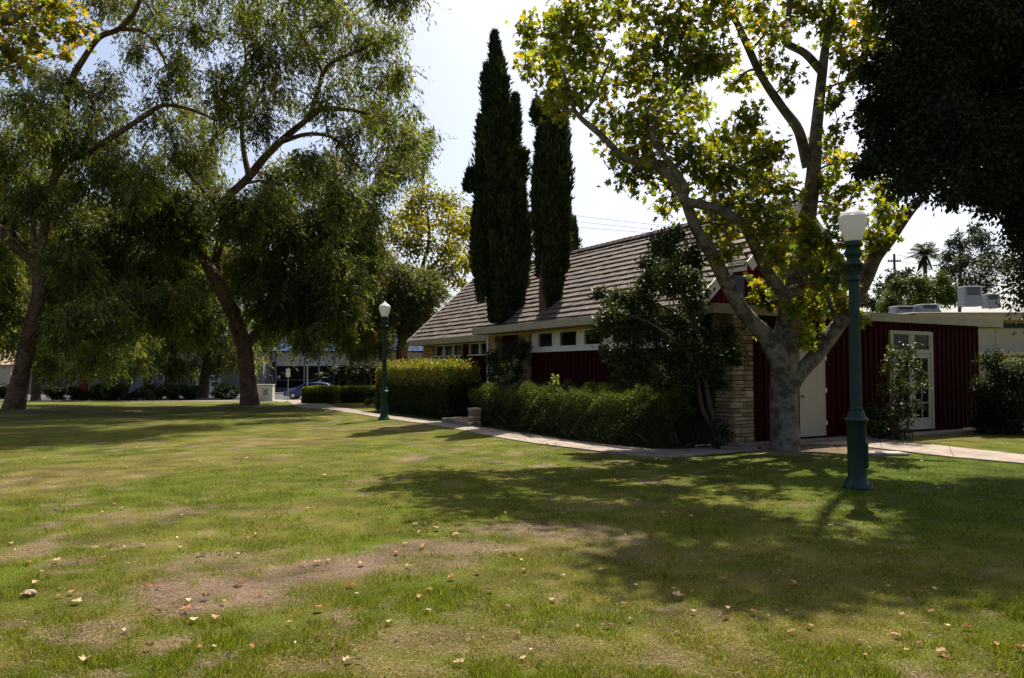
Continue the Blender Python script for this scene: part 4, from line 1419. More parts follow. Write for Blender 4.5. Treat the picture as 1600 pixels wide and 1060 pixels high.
tree('evergreen_tree', 'small dark glossy evergreen tree leaning over the juniper hedge beside the stone pier', 'tree', s0_, ev_limbs,
     pxblobs([(1050, 370, 26), (1030, 385, 22), (1070, 395, 26), (1045, 415, 30), (1080, 430, 24), (1020, 430, 24), (1055, 455, 34), (1090, 470, 26), (1020, 470, 34), (985, 480, 30), (960, 470, 22), (940, 460, 14), (950, 505, 28), (985, 520, 32), (1020, 515, 36), (1060, 510, 36), (1095, 520, 32), (930, 515, 16), (1130, 530, 24), (1120, 560, 28),
               (1080, 560, 34), (1040, 560, 34), (1000, 560, 32), (970, 570, 22), (965, 595, 14), (1025, 590, 22), (1070, 590, 22), (1110, 590, 18), (1145, 545, 14), (1150, 560, 10), (1085, 490, 24), (1010, 410, 14), (1000, 590, 16), (955, 545, 18), (1095, 400, 16), (1075, 610, 18), (1105, 620, 14), (1120, 600, 14), (1045, 600, 16)], YS - .1, .5),
     M['bark_dark'], M['leaf_gloss'], T_OVAL, ev_pal, [4, 3, 3], 0.085, 0.037, 2100, twigs=9, spread=.42, twig_r=.006)

# ------------------------------------------------------------------ dense oak at the right edge
YO = 13.2
ob = (13.6, YO, 0)
oak_pal = [(0.022, 0.030, 0.010), (0.032, 0.042, 0.013), (0.016, 0.022, 0.009)]
oak_bl = [(1375, 110, 34), (1400, 160, 45), (1370, 190, 28), (1352, 165, 11), (1350, 260, 20), (1385, 240, 38), (1420, 200, 55), (1420, 270, 45), (1450, 120, 55), (1440, 60, 50), (1420, 100, 40), (1450, 10, 50), (1500, 40, 70), (1500, 130, 75), (1490, 220, 75), (1506, 290, 36), (1543, 300, 40),
          (1585, 310, 54), (1550, 220, 80), (1570, 120, 90), (1570, 20, 90), (1618, 380, 40), (1642, 400, 49), (1658, 450, 40), (1649, 330, 63), (1633, 455, 19), (1648, 500, 21), (1668, 520, 25), (1678, 570, 21), (1653, 545, 14), (1588, 350, 27), (1485, 310, 16), (1410, 40, 34),
          (1652, 430, 70), (1672, 300, 90), (1650, 180, 100), (1650, 60, 100), (1662, 520, 40), (1500, -60, 90), (1620, -60, 110), (1700, 400, 90), (1720, 250, 110), (1720, 100, 120), (1400, -40, 50)]
tree('oak_tree', 'dense nearly black oak crown filling the right edge of the picture', 'tree', ob,
     [[(13.6, YO, -.2, .55), (13.55, YO, 1, .42), (13.4, YO, 3, .38), (13.0, YO, 5, .32), (12.6, YO, 8, .24), (12.2, YO, 11, .12)], [(13.4, YO, 3.2, .26), (12.2, YO - .3, 4.6, .2), (10.6, YO - .5, 5.2, .14), (9.0, YO - .5, 5.6, .08), (7.8, YO - .5, 5.7, .04)],
      [(13.0, YO, 5, .2), (11.4, YO + .6, 6.6, .15), (9.2, YO + .8, 7.4, .1), (7.4, YO + .8, 7.5, .05)], [(13.3, YO, 3.6, .2), (14.6, YO + .8, 5.5, .14), (15.6, YO + 1, 8, .06)], [(12.7, YO, 7.5, .16), (11, YO - .8, 9, .1), (9, YO - 1, 9.6, .05)]],
     pxblobs(oak_bl, YO + .2, 1.1) + [(*q, 1.2, 1.2, 1.0, 1.0) for q in ((7.8, 13.2, 9.8), (8.6, 13.4, 11), (9.6, 13.2, 11.5), (10.6, 12.8, 12))], M['bark_dark'], M['leaf_dark'], T_OVAL, oak_pal, [4, 3, 3], 0.080, 0.044, 3000, twigs=12, spread=.50, twig_r=.008)


# ------------------------------------------------------------------ hedges and bushes
def hedge(name, poly, z0, h, label, palette, weights, n, ll, lw_, leafmat, spiky=0.0, rough=.10, lit_top_pal=None, group=None, tilt=0.6, core_in=0.14, tmpl=None, lump=1.0):
    """clipped hedge over a ground polygon (counter-clockwise)"""
    pts = np.array([p[:2] for p in poly], float)
    c = pts.mean(0)
    zg = float(np.mean(gz(pts[:, 1]))) + z0
    root = empty(name, (c[0], c[1], zg))
    p = pts - c
    m = len(p)
    e = np.roll(p, -1, 0) - p
    L = np.linalg.norm(e, axis=1)
    nrm = np.stack([e[:, 1], -e[:, 0]], -1) / L[:, None]
    # area sampling : sides + top
    x0, y0 = p.min(0)
    x1, y1 = p.max(0)
    area_top = 0.5 * abs(np.sum(p[:, 0] * np.roll(p[:, 1], -1) - np.roll(p[:, 0], -1) * p[:, 1]))
    area_side = L.sum() * h
    ns = int(n * area_side / (area_side + area_top))
    k = rng.choice(m, ns, p=L / L.sum())
    t = rng.random(ns)[:, None]
    q = p[k] + e[k] * t
    zz = h * rng.random(ns) ** .9
    bul = (fbm(q[:, 0] + q[:, 1] * .7, zz + q[:, 1], 1.6 if lump < 1.2 else 2.3, 81, 4) - .5) * 2
    depth = rough * lump * bul - rng.random(ns) ** 2 * rough * 1.2
    rnd = np.maximum(0, zz / h - .8) * .5 * rough * 4
    pos_s = np.concatenate([q + nrm[k] * (depth - rnd)[:, None], zz[:, None]], 1)
    n_s = np.concatenate([nrm[k], np.full((ns, 1), .25)], 1)
    nt = (n - ns) * 3
    q = np.stack([rng.uniform(x0, x1, nt), rng.uniform(y0, y1, nt)], -1)
    ins = np.zeros(nt, bool)
    for i in range(m):
        a, b = p[i], p[(i + 1) % m]
        cond = ((a[1] > q[:, 1]) != (b[1] > q[:, 1]))
        xi = (b[0] - a[0]) * (q[:, 1] - a[1]) / (b[1] - a[1] + 1e-9) + a[0]
        ins ^= cond & (q[:, 0] < xi)
    q = q[ins]
    q = q[:max(1, n - ns)]
    nt = len(q)
    zt_ = h + rough * lump * (fbm(q[:, 0], q[:, 1], 1.6 if lump < 1.2 else 2.3, 85, 4) - .5) * 2 - rng.random(nt) ** 2 * rough + spiky * rng.random(nt) ** 6
    pos_t = np.concatenate([q, zt_[:, None]], 1)
    n_t = np.tile([0, 0, 1.0], (nt, 1))
    pos = np.vstack([pos_s, pos_t])
    no = np.vstack([n_s, n_t])
    N = len(pos)
    ax = no * 0.7 + rng.normal(0, .6 if lump < 1.2 else .85, (N, 3)) + np.array([0, 0, .45])
    col = leaf_cols(N, palette, weights)
    if lit_top_pal is not None:  # sunlight on the hedge top is put into the leaf colour here
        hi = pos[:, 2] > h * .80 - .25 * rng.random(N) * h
        ct = leaf_cols(N, lit_top_pal[0], lit_top_pal[1])
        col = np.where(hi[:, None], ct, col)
    s = .65 + .7 * rng.random(N)
    v, f, cc = leaf_arrays(tmpl or T_OVAL, pos, ax, no * tilt + rng.normal(0, .7, (N, 3)), ll * s, lw_ * s, col)
    np_mesh('foliage', v, f, leafmat, root, cc)
    # the woody inside
    ctr = MB()
    sh = []
    for i in range(m):
        d = -p[i] / (np.linalg.norm(p[i]) + 1e-9)
        n1 = nrm[i] + nrm[i - 1]
        n1 = n1 / (np.linalg.norm(n1) + 1e-9)
        sh.append(p[i] - n1 * core_in * 1.3)
    ctr.prism([tuple(a) for a in sh], -.02, h - core_in)
    ctr.build('twigs', M['core'], root)
    tag(root, label, 'hedge', group)
    return root


# juniper hedge along the path
fl = [G(*q)[:2] for q in [(745, 664), (794, 673), (856, 682), (919, 691), (981, 698), (1040, 702), (1092, 699)]]
bk = []
for q in reversed(fl):
    u_, v_ = (q[0] - BX) * math.cos(BR) + (q[1] - BY) * math.sin(BR), -(q[0] - BX) * math.sin(BR) + (q[1] - BY) * math.cos(BR)
    bk.append(UV(min(u_ + 1.35, -0.25), v_ + .1)[:2])
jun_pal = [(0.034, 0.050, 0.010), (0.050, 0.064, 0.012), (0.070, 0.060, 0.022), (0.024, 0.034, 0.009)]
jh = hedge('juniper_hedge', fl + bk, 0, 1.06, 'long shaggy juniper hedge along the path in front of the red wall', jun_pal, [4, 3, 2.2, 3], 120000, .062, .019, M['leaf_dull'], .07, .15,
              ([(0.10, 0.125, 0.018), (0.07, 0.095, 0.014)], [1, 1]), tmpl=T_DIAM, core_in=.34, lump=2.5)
jc = jh.location
for k in range(26):
    t = random.random() * (len(fl) - 1)
    i = int(t)
    a = np.array(fl[i]) * (1 - t + i) + np.array(fl[i + 1]) * (t - i)
    s = np.array([a[0] - jc[0] + .1, a[1] - jc[1] + .22, -.02])
    e = s + np.array([random.uniform(-.5, .3), random.uniform(-.26, -.10), random.uniform(.12, .5)])
    st = Wood()
    st.limb(curve_between(s, e, 6, .2), np.linspace(.018, .006, 6), 5)
    st.build('bare_stem', M['bark_syc'], jh)

# tall hedge by the left wing
hp_ = [UV(-1.55, 11.1), UV(-0.35, 11.1), UV(-0.2, 17.6), UV(-1.55, 17.9)]
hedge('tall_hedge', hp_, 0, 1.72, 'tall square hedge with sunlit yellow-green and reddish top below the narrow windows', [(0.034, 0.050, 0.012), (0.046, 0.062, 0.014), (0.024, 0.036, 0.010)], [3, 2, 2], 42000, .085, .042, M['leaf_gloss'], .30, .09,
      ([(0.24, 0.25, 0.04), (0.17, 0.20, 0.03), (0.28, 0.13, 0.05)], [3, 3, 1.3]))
ab = G(607, 640)
gl_ = [G(521, 630), G(600, 630)]
yl = gl_[0][1] + .3
xa, xb, xc = P(472, 600, yl - 1.5)[0], P(521, 600, yl - 1.5)[0], P(600, 600, yl)[0]
low_pal = [(0.080, 0.105, 0.013), (0.11, 0.13, 0.016), (0.055, 0.075, 0.012)]
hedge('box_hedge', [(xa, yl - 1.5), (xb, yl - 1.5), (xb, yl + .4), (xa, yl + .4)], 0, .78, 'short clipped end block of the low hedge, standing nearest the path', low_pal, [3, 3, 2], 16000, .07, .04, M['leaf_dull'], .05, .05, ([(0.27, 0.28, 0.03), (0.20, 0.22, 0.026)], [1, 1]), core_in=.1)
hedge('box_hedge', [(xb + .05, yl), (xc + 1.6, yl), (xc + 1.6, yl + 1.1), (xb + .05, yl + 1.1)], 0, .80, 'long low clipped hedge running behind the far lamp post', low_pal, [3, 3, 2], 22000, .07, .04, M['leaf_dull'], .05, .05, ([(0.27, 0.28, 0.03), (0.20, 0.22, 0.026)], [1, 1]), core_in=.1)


def bush(name, loc, blobs, label, palette, weights, per, ll, lw_, leafmat, group=None, cat='bush', tmpl=None, stems=5, twigs=7, spread=.45):
    b = np.array(loc)
    limbs = []
    hi = sorted(blobs, key=lambda q: -q[2])
    for k in range(min(stems, len(hi))):
        q = hi[k]
        limbs.append([(b[0] + random.uniform(-.08, .08), b[1] + random.uniform(-.08, .08), b[2] - .03, .022), ((b[0] * .6 + q[0] * .4), (b[1] * .6 + q[1] * .4), b[2] + (q[2] - b[2]) * .5, .016), (q[0], q[1], q[2], .007)])
    r = tree(name, label, cat, loc, limbs, blobs, M['bark_dark'], leafmat, tmpl or T_OVAL, palette, weights, ll, lw_, per, group=group, twigs=twigs, spread=spread, twig_r=.005, trunk_segs=6)
    for ch in r.children:
        if ch.name.startswith('crown'):
            ch.name = 'foliage'
        elif ch.name.startswith('trunk'):
            ch.name = 'stems'
    return r


# camellia-like bush by the french doors
YM = 17.7
mb_ = (P(1395, 690, YM)[0], YM, 0)
bush('camellia_bush', mb_, pxblobs([(1410, 548, 20), (1395, 560, 18), (1430, 560, 18), (1385, 575, 14), (1415, 575, 24), (1440, 580, 14), (1400, 595, 22), (1425, 600, 20), (1445, 600, 8), (1380, 605, 14), (1395, 620, 16), (1440, 628, 14), (1420, 635, 18), (1400, 645, 22), (1380, 640, 20), (1425, 655, 12), (1385, 665, 24), (1405, 670, 18), (1410, 690 - 10, 14), (1370, 670, 18)], YM, .25),
     'loose glossy bush with sunlit tips in front of the white french doors', [(0.045, 0.065, 0.014), (0.075, 0.095, 0.02), (0.026, 0.040, 0.012)], [3, 2, 3], 480, .085, .048, M['leaf_gloss'], stems=6)
# dark low shrub between camellia and lamp post
YM2 = 18.2
m2 = (P(1372, 690, YM2)[0], YM2, 0)
bush('dark_shrub', m2, pxblobs([(1365, 660, 22), (1385, 668, 22), (1360, 680, 18), (1400, 678, 16), (1375, 640, 18)], YM2, .2), 'low dark shrub against the red wall behind the lamp post', [(0.016, 0.024, 0.010), (0.024, 0.034, 0.012)], [1, 1], 900, .07, .03, M['leaf_dull'])
# big shrub at the right corner of the building
YR = 19.6
r1 = (P(1568, 668, YR)[0], YR, 0)
bush('corner_shrub', r1, pxblobs([(1555, 580, 26), (1580, 590, 28), (1605, 595, 28), (1545, 610, 24), (1570, 615, 32), (1600, 625, 32), (1540, 640, 22), (1560, 645, 30), (1590, 650, 28), (1530, 655, 16), (1620, 600, 36), (1630, 640, 32), (1575, 660, 24), (1545, 626, 26), (1534, 604, 18), (1550, 652, 26), (1536, 660, 18), (1560, 630, 28)], YR, .35),
     'big dark shrub at the right corner of the red building', [(0.020, 0.032, 0.012), (0.030, 0.044, 0.014), (0.016, 0.024, 0.01)], [3, 2, 3], 3000, .075, .036, M['leaf_dark'])
YR2 = 25.0
r2 = (P(1600, 640, YR2)[0], YR2, 0)
bush('bright_shrub', r2, pxblobs([(1560, 565, 20), (1590, 575, 26), (1620, 580, 26), (1590, 610, 26), (1565, 600, 20), (1615, 625, 26), (1590, 640, 22)], YR2, .4), 'sunlit yellow-green shrub behind the corner of the red building', [(0.085, 0.11, 0.015), (0.12, 0.125, 0.016)], [1, 1], 900, .10, .06, M['leaf_dull'])
# climbing bush between the two left piers
cv = UV(-0.35, 9.6)
bl = []
for (vv, zz_, rr) in [(10.2, 2.1, .38), (9.9, 1.7, .5), (9.4, 1.9, .45), (9.0, 1.6, .5), (8.6, 1.7, .35), (9.6, 1.2, .5), (10.3, 1.3, .4), (8.9, 1.1, .45), (9.3, .8, .5), (10.1, .7, .45), (8.4, 2.15, .25), (8.1, 2.4, .2), (9.2, 2.3, .25)]:
    q = UV(-.38, vv, zz_)
    bl.append((*q, .30, rr, rr, 1.0))
bush('climbing_shrub', (cv[0], cv[1], 0), bl, 'dark bluish shrub climbing between the two stone piers of the entrance', [(0.026, 0.040, 0.020), (0.036, 0.052, 0.026)], [1, 1], 800, .06, .03, M['leaf_dull'], stems=6)
# sunlit shoots rising out of the juniper
for (pp_, lab) in (([(783, 590), (790, 572), (798, 585), (802, 565), (776, 600)], 'pale leafy shoots rising above the left part of the juniper hedge'), ([(868, 592), (866, 600)], 'single bright green sprig standing above the middle of the juniper hedge')):
    Yp = 21.9 if len(pp_) > 2 else 19.4
    g0 = P(pp_[0][0] + 4, 640, Yp)
    bush('leafy_sprig', (g0[0], Yp, 0.0), pxblobs([(a, b, 7) for a, b in pp_], Yp, .1), lab, [(0.16, 0.19, 0.04), (0.12, 0.15, 0.03)], [1, 1], 700, .07, .045, M['leaf_weep'], cat='shoots', stems=5, twigs=4)


def fern(loc, n, ln, label):
    root = empty('fern', loc)
    V, F, C, nv = [], [], [], 0
    w = Wood()
    for k in range(n):
        a = 2 * math.pi * k / n + random.uniform(-.3, .3)
        L_ = ln * random.uniform(.7, 1.1)
        t = np.linspace(0, 1, 22)
        out_ = L_ * .75 * t
        zz_ = L_ * (1.0 * t - .62 * t * t)
        p = np.stack([out_ * math.cos(a), out_ * math.sin(a), zz_], -1)
        w.limb(p, np.linspace(.008, .002, 22), 4)
        d = np.gradient(p, axis=0)
        side = unit(np.cross(d, [0, 0, 1.0]))
        for sgn in (1, -1):
            ax = side * sgn + unit(d) * .35 + np.array([0, 0, -.15])
            wl = ln * .20 * np.sin(np.pi * (0.12 + .85 * t))
            v, f, c = leaf_arrays(T_DIAM, p, ax, np.tile([0, 0, 1.0], (22, 1)), wl, np.full(22, ln * .035), leaf_cols(22, [(0.035, 0.06, 0.014), (0.05, 0.075, 0.016)], [1, 1]))
            V.append(v)
            F.append(f + nv)
            C.append(c)
            nv += len(v)
    w.build('stems', M['bark_dark'], root)
    np_mesh('fronds', np.vstack(V), np.vstack(F), M['leaf_dull'], root, np.vstack(C))
    tag(root, label, 'fern')


q = UV(-.45, 5.2)
fern((q[0], q[1], .55), 13, 1.15, 'dark fern arching in front of the red wall behind the juniper hedge')
# low plants by the pier foot and under the tall hedge
q = (P(1130, 660, 15.9)[0], 16.0, 0)
bush('dark_shrub', (P(1122, 690, 15.7)[0], 15.7, 0), pxblobs([(1112, 672, 18), (1128, 662, 16), (1100, 685, 14), (1122, 688, 12), (1135, 680, 10)], 15.7, .15), 'low dark shrub at the foot of the corner stone pier', [(0.014, 0.022, 0.009), (0.02, 0.03, 0.01)], [1, 1], 900, .06, .028, M['leaf_dull'])
q = G(605, 632)
bush('ground_plant', (q[0] + .3, q[1] - 1, float(gz(q[1]))), [(q[0] - .6 + .45 * k, q[1] - 1.0 + .2 * (k % 2), .16 + float(gz(q[1])), .3, .3, .17, 1) for k in range(5)], 'pale low leafy plant on the grass behind the far lamp post', [(0.09, 0.12, 0.03), (0.06, 0.09, 0.02)], [1, 1], 320, .10, .06, M['leaf_weep'])
q = G(612, 633)
bush('orange_shrub', (q[0] - .1, q[1] + .2, float(gz(q[1]))), pxblobs([(606, 582, 9), (612, 592, 11), (606, 605, 12), (618, 610, 12), (610, 622, 12), (598, 590, 5)], q[1], .2), 'orange-tinged shrub at the left end of the tall hedge', [(0.24, 0.11, 0.02), (0.12, 0.12, 0.02), (0.06, 0.075, 0.014)], [2, 2, 2], 420, .11, .06, M['leaf_weep'])

# row of glossy bushes under the weeping trees
bx_ = [(-14, 624, 1.2), (92, 626, 1.1), (128, 627, 1.15), (165, 627, 1.25), (205, 627, 1.15), (244, 626, 1.25), (283, 625, 1.1), (343, 625, 1.15)]
ends = ['in front of the pale wall at the far left edge', 'next to the straight tree trunk', 'under the brick-red post', 'with the brightest glinting leaves in the row', 'below the barred window of the grey building', 'in the middle of the row below the grey wall', 'just left of the forked dark trunk', 'at the right end of the row with sunlit tips']
for k, (px, py, r_) in enumerate(bx_):
    g = G(px, py)
    gY = g[1]
    bl = []
    for j in range(15):
        bl.append((g[0] + random.uniform(-1.1, 1.1), gY + .8 + random.uniform(-.5, .5), g[2] + random.uniform(.22, .95) * r_, .5, .5, .36, 1.0))
    bush('glossy_bush', (g[0], gY + .8, g[2]), bl, 'dark glossy rounded bush ' + ends[k], [(0.020, 0.032, 0.012), (0.030, 0.044, 0.015)], [1, 1], 420, .16, .08, M['leaf_gloss'], 'row of bushes under the weeping trees', stems=4)


# ------------------------------------------------------------------ across the street
ZS = -0.85
# shop with blue mansard roof
YB_ = 87.0
sx = lambda px: P(px, 580, YB_)[0]
szp = lambda py: P(800, py, YB_)[2]
shop = empty('shop_building', (sx(520), YB_, ZS))


def rel(mb, name, mat, parent, org):
    o = mb.build(name, mat, parent)
    o.location = (-org[0], -org[1], -org[2]) if parent is not None and parent.type == 'EMPTY' else (0, 0, 0)
    return o


so = (sx(520), YB_, ZS)
xL, xR = sx(410), sx(760)
a = MB()
a.box(xL, xR, YB_ + .3, YB_ + 14, ZS, szp(548))
rel(a, 'wall', M['dark'], shop, so)
a = MB()
a.hexa([(xL - .5, YB_ - 1.2, szp(549)), (xR, YB_ - 1.2, szp(549)), (xR, YB_ + 14, szp(549)), (xL - .5, YB_ + 14, szp(549))],
       [(xL - .5, YB_ + .4, szp(524)), (xR, YB_ + .4, szp(524)), (xR, YB_ + 14, szp(524)), (xL - .5, YB_ + 14, szp(524))])
k = xL - .5
while k < xR:
    a.hexa([(k, YB_ - 1.26, szp(549)), (k + .06, YB_ - 1.26, szp(549)), (k + .06, YB_ - 1.19, szp(549)), (k, YB_ - 1.19, szp(549))], [(k, YB_ + .34, szp(524)), (k + .06, YB_ + .34, szp(524)), (k + .06, YB_ + .41, szp(524)), (k, YB_ + .41, szp(524))])
    k += .55
rel(a, 'roof', M['blue_roof'], shop, so)
cols_ = [412, 430, 475, 498, 521, 545, 570, 595, 625, 660, 700, 740]
for k in range(len(cols_) - 1):
    x0, x1 = sx(cols_[k]) + .1, sx(cols_[k + 1]) - .1
    a = MB()
    zlo = szp(566) if k == 0 else szp(572)
    a.box(x0, x1, YB_ + .16, YB_ + .30, zlo, szp(551))
    rel(a, 'fascia_panel', M['panel'] if k < 5 else M['beige'], shop, so)
    a = MB()
    a.box(x0, x1, YB_ + .22, YB_ + .30, szp(606), zlo - .12)
    wn_ = rel(a, 'shop_window', M['glass'], shop, so)
    a = MB()
    a.box(x0, x1, YB_ + .17, YB_ + .215, szp(594.6), szp(593.8))
    a.box(x1 + .0, x1 + .2, YB_ + .14, YB_ + .3, ZS + .1, szp(551))
    fr = a.build('window_bar', M['metal'], wn_)
    if k in (0, 1):
        a = MB()
        if k == 0:
            a.box(x0 + .15, x1 - .15, YB_ + .14, YB_ + .17, szp(586), szp(580))
            a.build('window_poster', M['blue_sign'], wn_)
            a = MB()
            a.box(x0 + .15, x1 - .15, YB_ + .14, YB_ + .17, szp(598), szp(589))
            a.build('window_poster', M['tan'], wn_)
        else:
            a.box(x0 + .1, x0 + .45, YB_ + .14, YB_ + .17, szp(591.5), szp(587))
            a.build('window_poster', M['panel'], wn_)
            a = MB()
            a.box(x0 + .5, x0 + 1.3, YB_ + .14, YB_ + .17, szp(583), szp(582))
            a.box(x0 + .6, x0 + 1.2, YB_ + .14, YB_ + .17, szp(585.2), szp(584.4))
            a.build('window_lettering', M['metal'], wn_)
a = MB()
a.box(xL, xR, YB_ + .1, YB_ + .3, ZS, szp(606))
rel(a, 'plinth', M['grey_wall'], shop, so)
tag(shop, 'dark-windowed shop front with pale upper panels under a blue sloping metal roof', 'building')

# grey stucco building to the left
YG = 84.0
gx_ = lambda px: P(px, 580, YG)[0]
gzp = lambda py: P(800, py, YG)[2]
go = (gx_(200), YG, ZS)
grey = empty('grey_building', go)
a = MB()
a.box(gx_(22), gx_(411), YG, YG + 16, ZS, gzp(528))
a.box(gx_(22), gx_(411), YG - .12, YG, gzp(528) - .3, gzp(528) + .1)
rel(a, 'wall', M['grey_wall'], grey, go)
for (x0, x1, y0, y1) in ((84, 118, 582, 606), (170, 206, 570, 606), (258, 296, 582, 606), (224, 238, 575, 606), (298, 306, 555, 600)):
    a = MB()
    X0, X1, Z0, Z1 = gx_(x0), gx_(x1), gzp(y1), gzp(y0)
    a.box(X0 - .12, X0, YG - .08, YG - .002, Z0, Z1)
    a.box(X1, X1 + .12, YG - .08, YG - .002, Z0, Z1)
    a.box(X0 - .12, X1 + .12, YG - .082, YG - .002, Z1, Z1 + .12)
    a.box((X0 + X1) / 2 - .04, (X0 + X1) / 2 + .04, YG - .078, YG - .002, Z0, Z1)
    k = X0 + .3
    while k < X1 - .2:
        a.box(k, k + .03, YG - .076, YG - .05, Z0, Z1)
        k += .3
    w_ = rel(a, 'barred_window', M['metal'], grey, go)
    a = MB()
    a.box(X0, X1, YG - .04, YG - .002, Z0, Z1)
    a.build('pane', M['glass'], w_)
tag(grey, 'low grey stucco building with barred windows behind the weeping trees', 'building')
# pale building at the far left edge
po = (P(-40, 580, 80)[0], 80.0, ZS)
pal_ = empty('pale_building', po)
a = MB()
a.box(P(-140, 580, 80)[0], P(17, 580, 80)[0], 80, 95, ZS, P(0, 570, 80)[2])
rel(a, 'wall', M['beige'], pal_, po)
a = MB()
a.hexa([(P(-145, 580, 80)[0], 79.5, P(0, 570, 80)[2]), (P(20, 580, 80)[0], 79.5, P(0, 570, 80)[2]), (P(20, 580, 80)[0], 95, P(0, 570, 80)[2]), (P(-145, 580, 80)[0], 95, P(0, 570, 80)[2])],
       [(P(-145, 580, 80)[0], 83.5, P(0, 530, 80)[2]), (P(20, 580, 80)[0], 83.5, P(0, 530, 80)[2]), (P(20, 580, 80)[0], 92, P(0, 530, 80)[2]), (P(-145, 580, 80)[0], 92, P(0, 530, 80)[2])])
rel(a, 'roof', M['tan'], pal_, po)
tag(pal_, 'pale building with a tan roof behind the smooth forked trunk', 'building')
# brick-red post with its white sign
x_ = P(131, 590, 70)[0]
a = MB()
a.box(-.24, .24, -.24, .24, -.05, 2.45)
a.box(-.30, .30, -.30, .30, 2.452, 2.55)
bp_ = a.build('brick_post', M['brick_red'], None, loc=(x_, 63.6, ZS))
bp_.location.x = P(131, 590, 63.6)[0]
tag(bp_, 'square brick-red post standing behind the row of bushes', 'post')
# small kiosk-like machine with pale blue frame
x_ = P(337, 590, 83)[0]
kr = empty('vending_machine', (x_, 83.0, ZS + .12))
a = MB()
a.bev_box(-.5, .5, -.4, .4, 0, 1.9, .04)
a.build('cabinet', M['panel'], kr)
a = MB()
a.box(-.4, .4, -.43, -.402, 1.3, 1.75)
a.build('display', M['blue_sign'], kr)
a = MB()
a.box(-.3, .3, -.43, -.402, .75, 1.1)
a.build('slot', M['dark'], kr)
tag(kr, 'pale blue-white vending cabinet against the grey building right of the dark trunk', 'machine')

# utility cabinet with scrawl
YU = 62.0
ub = empty('utility_box', (P(414, 610, YU)[0], YU, ZS + .03))
a = MB()
a.bev_box(-.70, .70, -.32, .32, 0.08, 1.30, .03)
a.box(-.74, .74, -.36, .36, 1.302, 1.35)
a.box(-.76, .76, -.38, .38, 0, .08)
a.build('cabinet', M['box_paint'], ub)
a = MB()
a.box(-.62, -.02, -.338, -.322, .16, 1.24)
a.box(.02, .62, -.338, -.322, .16, 1.24)
d_ = a.build('door', M['box_paint'], ub)
a = MB()
for k in range(9):
    p_ = [(random.uniform(.0, .5) - .1, -.346, random.uniform(.45, 1.05)) for _ in range(4)]
    a.tube(catmull(p_, 5), np.full(16, .018), 5)
a.build('scrawl', M['scrawl'], d_)
tag(ub, 'pale utility cabinet with a grey scrawl on its door beside the leaning trunk', 'cabinet')

# parking sign
YP = 61.5
sg = empty('street_sign', (P(450, 610, YP)[0], YP, ZS))
a = MB()
a.tube([(0, 0, 0), (0, 0, 1.3), (0, 0, 2.75)], [.028, .028, .028], 8)
a.build('post', M['metal'], sg)
a = MB()
a.bev_box(-.17, .17, -.045, -.03, 1.98, 2.62, .004)
pn = a.build('panel', M['panel'], sg)
a = MB()
a.box(-.12, .12, -.0485, -.0455, 2.47, 2.52)
a.box(-.10, .10, -.0485, -.0455, 2.36, 2.40)
a.box(-.12, .12, -.0485, -.0455, 2.10, 2.13)
a.build('lettering', M['scrawl'], pn)
tag(sg, 'small white parking sign on a thin grey post in front of the blue car', 'sign')
th = empty('thin_post', (P(480, 610, 63.8)[0], 63.8, ZS))
a = MB()
a.tube([(0, 0, 0), (0, 0, 2), (0, 0, 4.3)], [.05, .045, .035], 8)
a.build('shaft', M['metal'], th)
a = MB()
a.tube([(0, 0, 4.25), (-.2, 0, 4.4), (-.55, 0, 4.42)], [.03, .025, .02], 6)
a.bev_box(-.95, -.5, -.1, .1, 4.36, 4.46, .02)
a.build('lamp_head', M['metal'], th)
tag(th, 'thin grey street pole rising above the hatchback roof', 'pole')


